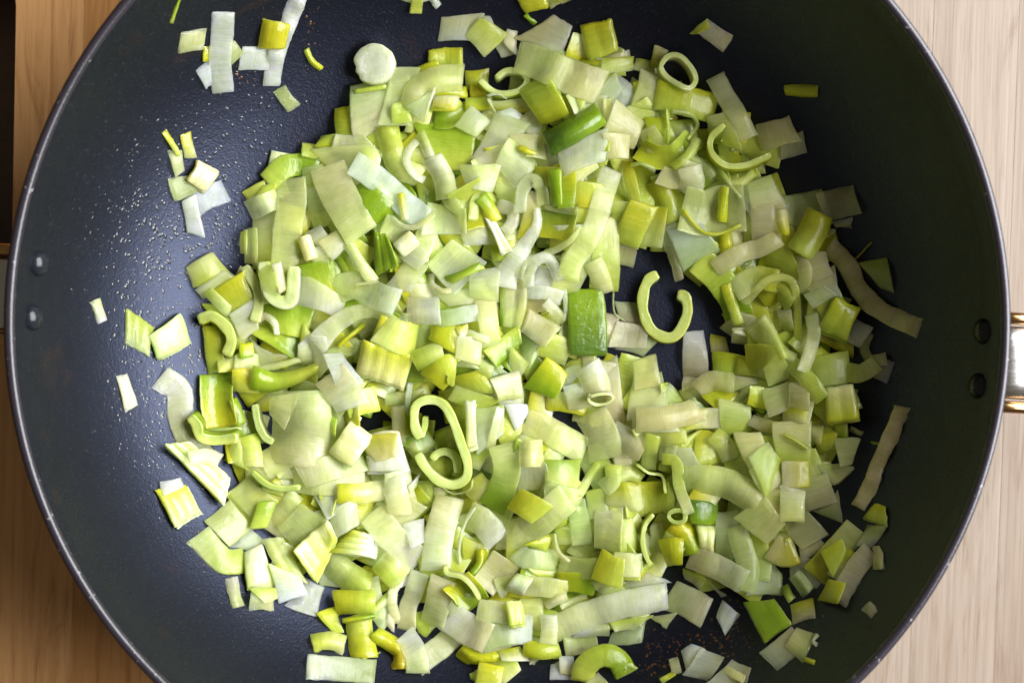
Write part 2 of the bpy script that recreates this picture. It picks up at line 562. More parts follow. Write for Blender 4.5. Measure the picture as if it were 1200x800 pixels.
def to_object(name, parts, clear=0.0, parent=None):
    """parts: list of (verts, faces, cols, uvs) -> one mesh object"""
    V, F, C, U, o = [], [], [], [], 0
    for v, f, c, u in parts:
        V.append(v); F += [tuple(int(i) + o for i in ff) for ff in f]; C.append(c); U.append(u); o += len(v)
    V, C, U = np.concatenate(V), np.concatenate(C), np.concatenate(U)
    org = np.array((0.0, 0.0, 0.0)) if parent is not None else np.array((V[:, 0].mean(), V[:, 1].mean(), V[:, 2].min()))
    if parent is not None: org = np.array(parent.location)
    me = bpy.data.meshes.new(name)
    me.from_pydata((V - org).tolist(), [], F)
    me.materials.append(M_LEEK)
    me.polygons.foreach_set('use_smooth', [True] * len(me.polygons))
    at = me.color_attributes.new('tint', 'FLOAT_COLOR', 'POINT')
    at.data.foreach_set('color', np.concatenate([C, np.ones((len(C), 1))], 1).astype(np.float32).ravel())
    uvl = me.uv_layers.new(name='fibre')
    vi = np.empty(len(me.loops), dtype=np.int32)
    me.loops.foreach_get('vertex_index', vi)
    uvl.data.foreach_set('uv', U[vi].astype(np.float32).ravel())
    me.update()
    ob = bpy.data.objects.new(name, me)
    COL.objects.link(ob)
    if parent is None: ob.location = org
    else: ob.parent = parent
    ob['clear'] = float(clear)
    return ob

def drape(P, t, stiff, bend, arch, ribs, lift, crinkle, ribdir='u', commit=True):
    """lay a grid of photograph points (nu, nv, 2) on whatever is in the pan; returns world points of the upper face"""
    nu, nv = P.shape[:2]
    twist = rng.normal() * 0.00055
    u = edge_rows(nu)[:, None] * np.ones((1, nv))
    v = edge_rows(nv)[None, :] * np.ones((nu, 1))
    x, y = unproject(P[..., 0], P[..., 1], 0.012)
    z = look(x, y)
    for it in range(4):
        x, y = unproject(P[..., 0], P[..., 1], z)
        h = look(x, y)
        x0, y0 = x.mean(), y.mean()
        A = np.stack([np.ones(h.size), (x - x0).ravel(), (y - y0).ravel()], 1)
        co, *_ = np.linalg.lstsq(A, h.ravel(), rcond=None)
        pr = PANH_slope(x0, y0)
        lim = 0.44
        gxy = co[1:] - pr
        g = np.linalg.norm(gxy)
        if g > lim: gxy *= lim / g
        plane = co[0] + (pr[0] + gxy[0]) * (x - x0) + (pr[1] + gxy[1]) * (y - y0)
        env = smooth1(np.percentile(h, 70, axis=1), 6)[:, None] * np.ones((1, nv))
        pan = look(x, y, PANH)
        base = stiff * plane + (1 - stiff) * env
        shape = bend * 1e-3 * (1 - (2 * u - 1) ** 2) + arch * 1e-3 * (1 - (2 * v - 1) ** 2)
        if bend < 0: shape -= bend * 1e-3
        if arch < 0: shape -= arch * 1e-3
        if ribs > 0:
            w = u if ribdir == 'u' else v
            shape = shape + 0.00042 * np.abs(np.sin(math.pi * ribs * w)) ** 0.7
        shape = shape + twist * (2 * u - 1) * (2 * v - 1)
        zz = base + shape + crinkle
        gap = np.percentile(h - (zz - t), 86)
        zz = zz + gap + 0.00015 + lift * 1e-3
        zz = np.maximum(zz, pan + t + 0.0001)
        z = zz if it == 0 else 0.5 * z + 0.5 * zz
    x, y = unproject(P[..., 0], P[..., 1], z)
    return np.stack([x, y, z], -1)

def PANH_slope(x, y):
    r = math.hypot(x, y)
    if r < 1e-6: return np.zeros(2)
    s = min(pan_slope(min(r, 0.144)), 3.0)
    return np.array((x / r * s, y / r * s))

def commit(X, t):
    nu, nv = X.shape[:2]
    # dense samples of the footprint
    k = 5
    uu = np.linspace(0, nu - 1, (nu - 1) * k + 1); vv = np.linspace(0, nv - 1, (nv - 1) * k + 1)
    i0 = np.minimum(uu.astype(int), nu - 2); j0 = np.minimum(vv.astype(int), nv - 2)
    fu = (uu - i0)[:, None, None]; fv = (vv - j0)[None, :, None]
    a = X[i0][:, j0]; b = X[i0 + 1][:, j0]; c = X[i0][:, j0 + 1]; d = X[i0 + 1][:, j0 + 1]
    D = a * (1 - fu) * (1 - fv) + b * fu * (1 - fv) + c * (1 - fu) * fv + d * fu * fv
    raise_to(D[..., 0], D[..., 1], D[..., 2])

def curl(L):
    """how far (mm) a slice cut from a round leek bows over its length in photograph pixels"""
    s = (L * PXM * 1e3) ** 2 / 88.0
    return float(np.clip(rng.uniform(0.35, 1.05) * s, 0.1, 4.0)) * (1 if rng.random() < 0.68 else -1)

def jit(n, amp):
    a = rng.normal(size=n)
    return smooth1(a, 1) * amp

def edge_rows(n):
    """n even steps with the first and last row drawn close to the border, where the slice rounds off"""
    s = np.linspace(0, 1, n)
    if n > 5:
        s[1:-1] = 0.05 + 0.90 * (s[1:-1] - s[1]) / (s[-2] - s[1])
    return s

def grid_quad(c, nu, nv):
    c = np.array(c, float)
    u = edge_rows(nu)[:, None, None]; v = edge_rows(nv)[None, :, None]
    P = (c[0] * (1 - u) + c[1] * u) * (1 - v) + (c[3] * (1 - u) + c[2] * u) * v
    L = (np.linalg.norm(c[1] - c[0]) + np.linalg.norm(c[2] - c[3])) / 2
    W = (np.linalg.norm(c[3] - c[0]) + np.linalg.norm(c[2] - c[1])) / 2
    # cut edges are never ruler straight
    nvec = lambda a, b: np.array((-(b - a)[1], (b - a)[0])) / max(np.linalg.norm(b - a), 1e-6)
    bow = lambda s: (1 - (2 * s - 1) ** 2)
    k1, k2, k3, k4 = rng.normal(size=4) * 0.022
    uu = u[..., 0]; vv = v[..., 0]
    P = P + (bow(uu) * (k1 * (1 - vv) + k2 * vv) * L)[..., None] * nvec(c[0], c[1]) + (bow(vv) * (k3 * (1 - uu) + k4 * uu) * W)[..., None] * nvec(c[0], c[3])
    P = P + rng.normal(size=P.shape) * 0.22
    return P, L, W

def grid_strip(pts, w0, w1, nu, nv):
    S = catmull(pts, nu)
    T = np.gradient(S, axis=0)
    T /= np.maximum(np.linalg.norm(T, axis=1, keepdims=True), 1e-9)
    Nn = np.stack([-T[:, 1], T[:, 0]], 1)
    w = np.linspace(w0, w1, nu)
    L = np.linalg.norm(np.diff(S, axis=0), axis=1).sum()
    w = w * (1 + 0.03 * smooth1(rng.normal(size=nu), 2))
    e0, e1 = rng.normal(size=2) * 0.10
    v = edge_rows(nv) - 0.5
    P = S[:, None, :] + Nn[:, None, :] * (v[None, :, None] * w[:, None, None])
    # ends cut a little askew
    t = np.linspace(0, 1, nu)
    fall0 = np.clip(1 - t * 4, 0, 1); fall1 = np.clip(t * 4 - 3, 0, 1)
    P = P + T[:, None, :] * (v[None, :, None] * (e0 * w0 * fall0 + e1 * w1 * fall1)[:, None, None])
    P = P + rng.normal(size=P.shape) * 0.18
    return P, L, (w0 + w1) / 2

def soft(nu, nv, amp):
    a = rng.normal(size=(nu, nv))
    for _ in range(3):
        a = smooth1(a, 1); a = smooth1(a.T, 1).T
    return a * amp

def colours(c0, c1, nu, nv, along):
    a, b = tint_of(c0), tint_of(c1)
    k = np.linspace(0, 1, nu)[:, None] * np.ones((1, nv)) if along == 'u' else np.linspace(0, 1, nv)[None, :] * np.ones((nu, 1))
    k = np.clip(k + soft(nu, nv, 0.10), 0, 1)
    k = k * k * (3 - 2 * k)
    col = a * (1 - k[..., None]) + b * k[..., None]
    g = 1 + rng.normal() * 0.07
    hue = 1 + rng.normal(size=3) * np.array((0.03, 0.02, 0.10))
    return np.clip(col * g * hue, 0.004, 0.86)

def fibre_uv(X, across):
    """texture coordinates in metres: first across the fibres, then along them"""
    nu, nv = X.shape[:2]
    du = np.linalg.norm(np.diff(X, axis=0), axis=2).mean(1); dv = np.linalg.norm(np.diff(X, axis=1), axis=2).mean(0)
    su = np.concatenate([[0], np.cumsum(du)])[:, None] * np.ones((1, nv)); sv = np.concatenate([[0], np.cumsum(dv)])[None, :] * np.ones((nu, 1))
    return np.stack([su, sv], -1) if across == 'u' else np.stack([sv, su], -1)

HEAP = np.array([(300, 290), (318, 195), (385, 150), (440, 95), (520, 75), (560, 110), (610, 65), (690, 50), (730, 80), (800, 110), (870, 150), (930, 200),
                 (985, 330), (1010, 420), (1000, 500), (975, 590), (930, 650), (860, 690), (790, 720), (700, 750), (600, 770), (520, 720), (440, 720), (380, 680),
                 (290, 670), (270, 610), (265, 520), (255, 450), (245, 390), (250, 330)], float)
HOLE = np.array([(725, 305), (790, 300), (850, 380), (850, 450), (760, 460), (720, 430), (712, 350)], float)
def inside(poly, x, y):
    n, c = len(poly), False
    for i in range(n):
        x0, y0 = poly[i]; x1, y1 = poly[i - 1]
        if (y0 > y) != (y1 > y) and x < (x1 - x0) * (y - y0) / (y1 - y0) + x0: c = not c
    return c

def near_hole(p):
    return inside(HOLE + (HOLE - HOLE.mean(0)) * 0.25, p[0], p[1])

GROUP = 'leek pieces frying in the pan'
NAMES = {'D': ('leek_root_disc', 'leek disc'), 'R': ('leek_ring', 'leek ring'), 'E': ('leek_curl', 'leek curl'), 'O': ('leek_roll', 'leek roll'), 'K': ('leek_chunk', 'leek chunk')}

def make_piece(rec):
    typ, col, nums, opt, label, s = rec
    t = opt.get('t', 0.75) * 1e-3
    lift = opt.get('l', 0.0)
    clear = opt.get('c', 0.0 if typ in 'KEROD' else sum({'W': .26, 'C': .22, 'P': .30, 'T': .32, 'V': .31, 'B': .28, 'L': .17, 'Y': .10}.get(q, 0.05) for q in col))
    bend, arch, ribs = opt.get('b', None), opt.get('a', rng.uniform(-0.35, 0.85) if typ in 'QS' else 0.0), opt.get('r', 0)
    name, cat = NAMES.get(typ, ('leek_slice', 'leek slice'))
    child = None
    if typ in 'QK':
        pts = [nums[i] for i in range(len(nums))]
        if len(pts) == 3: pts.append(pts[2] + (pts[0] - pts[2]) * 0.04)
        ctr = sum(pts) / 4; zl = opt.get('z', 1)
        pts = [ctr + (p - ctr) * (((1.30, 1.28, 1.22, 1.12, 1.04) if inside(HEAP, *ctr) and not near_hole(ctr) else (1.05, 1.04, 1.02, 1.0, 1.0))[zl] if zl < 5 else 1.0) for p in pts]
        L0 = np.linalg.norm(pts[1] - pts[0]); W0 = np.linalg.norm(pts[3] - pts[0])
        nu = int(np.clip(L0 / 5, 5, 16)); nv = int(np.clip(W0 / 5, 5, 14))
        if ribs: nu = max(nu, ribs * 6 + 1)
        P, L, W = grid_quad(pts, nu, nv)
        if bend is None: bend = curl(max(L, W))
        if typ == 'K': t = max(t, 1.1e-3)
        stf = 0.85 if typ == 'K' or t > 0.001 else 0.62
        td = t + 0.0011 if typ == 'K' else t
        X = drape(P, td, stf, bend if L >= W else 0, arch if L >= W else 0, ribs, lift, soft(nu, nv, 0.00035))
        if L < W:
            X = drape(P, td, stf, 0, bend + arch, ribs, lift, soft(nu, nv, 0.00035))
        acr = 'u' if (typ == 'K' or (L >= W) == (max(L, W) / max(min(L, W), 1) < 2.4)) else 'v'
        C = colours(col[0], col[1], nu, nv, 'v')
        part = Slab(X, t, C, fibre_uv(X, acr)).build()
        if max(L, W) < 16 and typ == 'Q': name, cat = 'leek_scrap', 'leek scrap'
        elif typ == 'Q' and max(L, W) / max(min(L, W), 1) > 2.6: name, cat = 'leek_stick', 'leek stick'
        elif typ == 'Q' and max(L, W) / max(min(L, W), 1) < 1.28: name, cat = 'leek_square', 'leek square'
        o = to_object(name, [part], clear)
        if typ == 'K':
            # the layer under the outer one, sticking out a little
            sh = (pts[3] - pts[0]) * 0.07 + np.array((rng.normal(), rng.normal())) * 0.8
            P2 = (P - P.reshape(-1, 2).mean(0)) * 1.01 + P.reshape(-1, 2).mean(0) + sh
            Z2 = X[..., 2] - t - 0.0002
            x2, y2 = unproject(P2[..., 0], P2[..., 1], Z2)
            X2 = np.stack([x2, y2, Z2], -1)
            C2 = colours('P', col[1], nu, nv, 'v')
            to_object('layer', [Slab(X2, 0.0008, C2, fibre_uv(X2, 'u')).build()], 0, o)
        commit(X, t)
    elif typ == 'S':
        w0, w1, pts = nums
        ln = sum(np.linalg.norm(pts[i + 1] - pts[i]) for i in range(len(pts) - 1))
        nu = int(np.clip(ln / 4.0, 7, 34)); nv = 6 if max(w0, w1) > 12 else 4
        if abs(arch) >= 2: nv = 9
        mid = pts[len(pts) // 2]
        k = (1.22, 1.20, 1.16, 1.10, 1.05)[opt.get('z', 1)] if opt.get('z', 1) < 5 and w0 > 8 and inside(HEAP, *mid) and not near_hole(mid) else 1.0
        P, L, W = grid_strip(pts, w0 * k, w1 * k, nu, nv)
        if bend is None: bend = 1.2 if L > 60 else 0.6
        wav = 0.0003 if 'w' not in opt else 0.0011
        cr = soft(nu, nv, wav)
        if 'w' in opt: cr = cr + (0.0005 * np.sin(np.linspace(0, L / 5.5, nu) + rng.random() * 6))[:, None]
        X = drape(P, t, 0.45 if L > 40 else 0.7, bend, arch, 0, lift, cr)
        C = colours(col[0], col[1], nu, nv, 'u')
        part = Slab(X, t, C, fibre_uv(X, 'u')).build()
        if W < 7.5: name, cat = ('leek_sliver', 'leek sliver')
        elif L / W > 2.2: name, cat = 'leek_ribbon', 'leek ribbon'
        elif abs(arch) >= 3: name, cat = 'leek_half_ring', 'leek half ring'
        o = to_object(name, [part], clear)
        commit(X, t)
    elif typ in 'ER':
        th, h, pts = nums
        closed = typ == 'R'
        ln = sum(np.linalg.norm(pts[i + 1] - pts[i]) for i in range(len(pts) - 1))
        nu = int(np.clip(ln / 3, 12, 60))
        S = catmull(pts, nu, closed)
        if closed: S = np.vstack([S, S[:1]]); nu += 1
        T = np.gradient(S, axis=0)
        if closed: T[0] = T[-1] = S[1] - S[-2]
        T /= np.maximum(np.linalg.norm(T, axis=1, keepdims=True), 1e-9)
        Nn = np.stack([-T[:, 1], T[:, 0]], 1)
        ox, oy = opt.get('o', (0, 0))
        hm = h * PXM * 1.55
        x, y = unproject(S[:, 0], S[:, 1], 0.02)
        zb = look(x, y)
        for _ in range(2):
            zt = np.full(nu, np.percentile(zb, 60)) + hm
            x, y = unproject(S[:, 0], S[:, 1], zt)
            zb = look(x, y)
        base = smooth1(zb, 12)
        zt = 0.6 * np.percentile(zb, 70) + 0.4 * base + hm + rng.normal() * 0.0003
        wob = 1 + 0.10 * smooth1(rng.normal(size=nu), 2)
        wob[0] *= 0.75; wob[-1] *= 0.75
        if closed: wob[-1] = wob[0]
        # cross section: down one face, over the rounded top, down the other
        sec = [(-0.46, 0.0), (-0.50, 0.5), (-0.50, 0.93), (-0.485, 0.965), (-0.45, 0.985), (-0.30, 0.985), (0.0, 0.97), (0.30, 0.985), (0.45, 0.985), (0.485, 0.965), (0.50, 0.93), (0.50, 0.5), (0.46, 0.0)]
        nv = len(sec)
        X = np.zeros((nu, nv, 3)); C = np.zeros((nu, nv, 3))
        ca, cb = tint_of(col[0]), tint_of(col[1])
        g = 1 + rng.normal() * 0.06
        for j, (a, b) in enumerate(sec):
            off = Nn * (a * th * wob)[:, None]
            q = S + off
            px_, py_ = unproject(q[:, 0], q[:, 1], zt)
            sx = (1 - b) * ox * PXM; sy = -(1 - b) * oy * PXM
            zz = np.maximum(zt - (1 - b) * hm, look(px_ + sx, py_ + sy, PANH) + 0.0001)
            X[:, j] = np.stack([px_ + sx, py_ + sy, zz], 1)
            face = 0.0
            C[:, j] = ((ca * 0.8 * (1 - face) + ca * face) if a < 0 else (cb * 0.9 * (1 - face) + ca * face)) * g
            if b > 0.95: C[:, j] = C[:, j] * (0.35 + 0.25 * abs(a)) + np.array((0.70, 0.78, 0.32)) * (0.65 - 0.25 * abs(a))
        idx = np.arange(nu * nv).reshape(nu, nv)
        F = np.stack([idx[:-1, :-1], idx[1:, :-1], idx[1:, 1:], idx[:-1, 1:]], -1).reshape(-1, 4).tolist()
        F += np.stack([idx[:-1, -1], idx[1:, -1], idx[1:, 0], idx[:-1, 0]], -1).reshape(-1, 4).tolist()
        if not closed: F += [idx[0].tolist(), idx[-1][::-1].tolist()]
        c3 = np.clip(C.reshape(-1, 3), 0.004, 0.86)
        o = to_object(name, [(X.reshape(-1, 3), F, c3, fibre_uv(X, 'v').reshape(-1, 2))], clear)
        raise_to(X[:, 4:9, 0], X[:, 4:9, 1], X[:, 4:9, 2])
    elif typ == 'O':
        w, pts = nums
        a, b = np.array(pts[0]), np.array(pts[1])
        r = w / 2 * PXM
        m = (a + b) / 2
        x, y = unproject(m[0], m[1], 0.02)
        z0 = float(np.percentile(look(np.array([x, x + .002, x - .002, x]), np.array([y, y, y, y + .002])), 70)) + r
        A = np.array([*unproject(a[0], a[1], z0 + r * 0.2), z0]); B = np.array([*unproject(b[0], b[1], z0 + r * 0.2), z0 + rng.normal() * 0.0006])
        ax = B - A; L = np.linalg.norm(ax); ax /= L
        s1 = np.cross(ax, (0, 0, 1)); s1 /= np.linalg.norm(s1); s2 = np.cross(s1, ax)
        prof = [(0.0, 0.30), (0.0, 0.70), (0.02, 0.90), (0.08, 0.99), (0.3, 1.0), (0.7, 1.0), (0.92, 0.99), (0.98, 0.90), (1.0, 0.70), (1.0, 0.30)]
        seg = 20
        V, C, U = [], [], []
        for f, rr_ in prof:
            for k in range(seg):
                an = 2 * math.pi * k / seg
                V.append(A + ax * L * f + (s1 * math.cos(an) + s2 * math.sin(an)) * r * rr_ * (1 + 0.02 * math.sin(3 * an)))
                C.append(tint_of(col[0]) * (1 - f) + tint_of(col[1]) * f); U.append((an * r, L * f))
        F = []
        for i in range(len(prof) - 1):
            for k in range(seg):
                k2 = (k + 1) % seg
                F.append((i * seg + k, i * seg + k2, (i + 1) * seg + k2, (i + 1) * seg + k))
        F += [tuple(range(seg))[::-1], tuple((len(prof) - 1) * seg + k for k in range(seg))]
        V = np.array(V)
        o = to_object(name, [(V, F, np.array(C), np.array(U))], clear)
        raise_to(V[:, 0], V[:, 1], V[:, 2])
    elif typ == 'D':
        cx, cy, rr_ = nums
        hgt = 0.0075
        z1 = 0.0
        x, y = unproject(cx, cy, 0.02)
        z0 = float(look(np.array([x]), np.array([y]))[0]) + 0.0002
        x, y = unproject(cx, cy, z0 + hgt)
        r = rr_ * PXM * 0.97
        seg = 64
        V, C, U, F = [], [], [], []
        levels = [(0.0, 0.94), (0.25, 0.99), (0.75, 1.0), (0.93, 0.985), (1.0, 0.945), (1.0, 0.6), (0.99, 0.25)]
        for (f, q) in levels:
            for k in range(seg):
                an = 2 * math.pi * k / seg
                nib = 1 - 0.10 * math.exp(-((an - 3.3) / 0.20) ** 2) - 0.07 * math.exp(-((an - 3.75) / 0.12) ** 2) + 0.012 * math.sin(5 * an) + 0.008 * math.sin(11 * an + 1)
                rad = r * q * (nib if q > 0.7 else 1)
                V.append((x + rad * math.cos(an), y + rad * math.sin(an) * 0.96, z0 + hgt * f + 0.0004 * math.cos(an)))
                C.append(tint_of('P') * 0.9 if f < 0.3 else (np.array((0.78, 0.79, 0.70)) if q < 0.9 else np.array((0.80, 0.81, 0.62)))); U.append((math.cos(an) * rad, math.sin(an) * rad * 16))
        for i in range(len(levels) - 1):
            for k in range(seg):
                k2 = (k + 1) % seg
                F.append((i * seg + k, i * seg + k2, (i + 1) * seg + k2, (i + 1) * seg + k))
        F.append(tuple((len(levels) - 1) * seg + k for k in range(seg)))
        F.append(tuple(range(seg))[::-1])
        V = np.array(V)
        o = to_object(name, [(V, F, np.array(C), np.array(U))], clear)
        raise_to(V[:, 0], V[:, 1], V[:, 2])
    tag(o, label, cat, GROUP)
    return o

def parse(text):
    recs, ox, oy, s, order = [], 0.0, 0.0, 5.0, 0
    for line in text.strip().splitlines():
        if line.startswith('T '):
            a = [float(q) for q in line.split()[1:]]
            ox, oy = a[0], a[1]
            s = a[2] if len(a) > 2 else 5.0
            continue
        head, ops, label = [q.strip() for q in line.split(' / ')]
        w = head.split()
        typ, col, nums = w[0], w[1], [float(q) for q in w[2:]]
        pt = lambda seq: [np.array((ox + seq[i] / s, oy + seq[i + 1] / s)) for i in range(0, len(seq) - 1, 2)]
        if typ in 'QK': data = pt(nums)
        elif typ == 'S':
            if len(nums) % 2: data = (nums[0] / s, nums[0] / s, pt(nums[1:]))
            else: data = (nums[0] / s, nums[1] / s, pt(nums[2:]))
        elif typ in 'ER': data = (nums[0] / s, nums[1] / s, pt(nums[2:]))
        elif typ == 'O': data = (nums[0] / s, pt(nums[1:]))
        elif typ == 'D':
            p = pt(nums[:2])[0]; data = (p[0], p[1], nums[2] / s)
        opt = {}
        for q in ops.split():
            if q[0] == 'o': opt['o'] = tuple(float(a) / s for a in q[1:].split(','))
            elif q[0] in 'zr': opt[q[0]] = int(q[1:])
            elif q[0] == 'c': opt['c'] = float(q[1:]) ** 0.62
            else: opt[q[0]] = float(q[1:])
        long_ribbon = typ == 'S' and len(data[2]) > 2 and data[0] > 5
        recs.append((opt.get('z', 1) + (0.7 if long_ribbon else 0), order, (typ, col, data, opt, label, s)))
        order += 1
    recs.sort(key=lambda q: (q[0], q[1]))
    return [q[2] for q in recs]
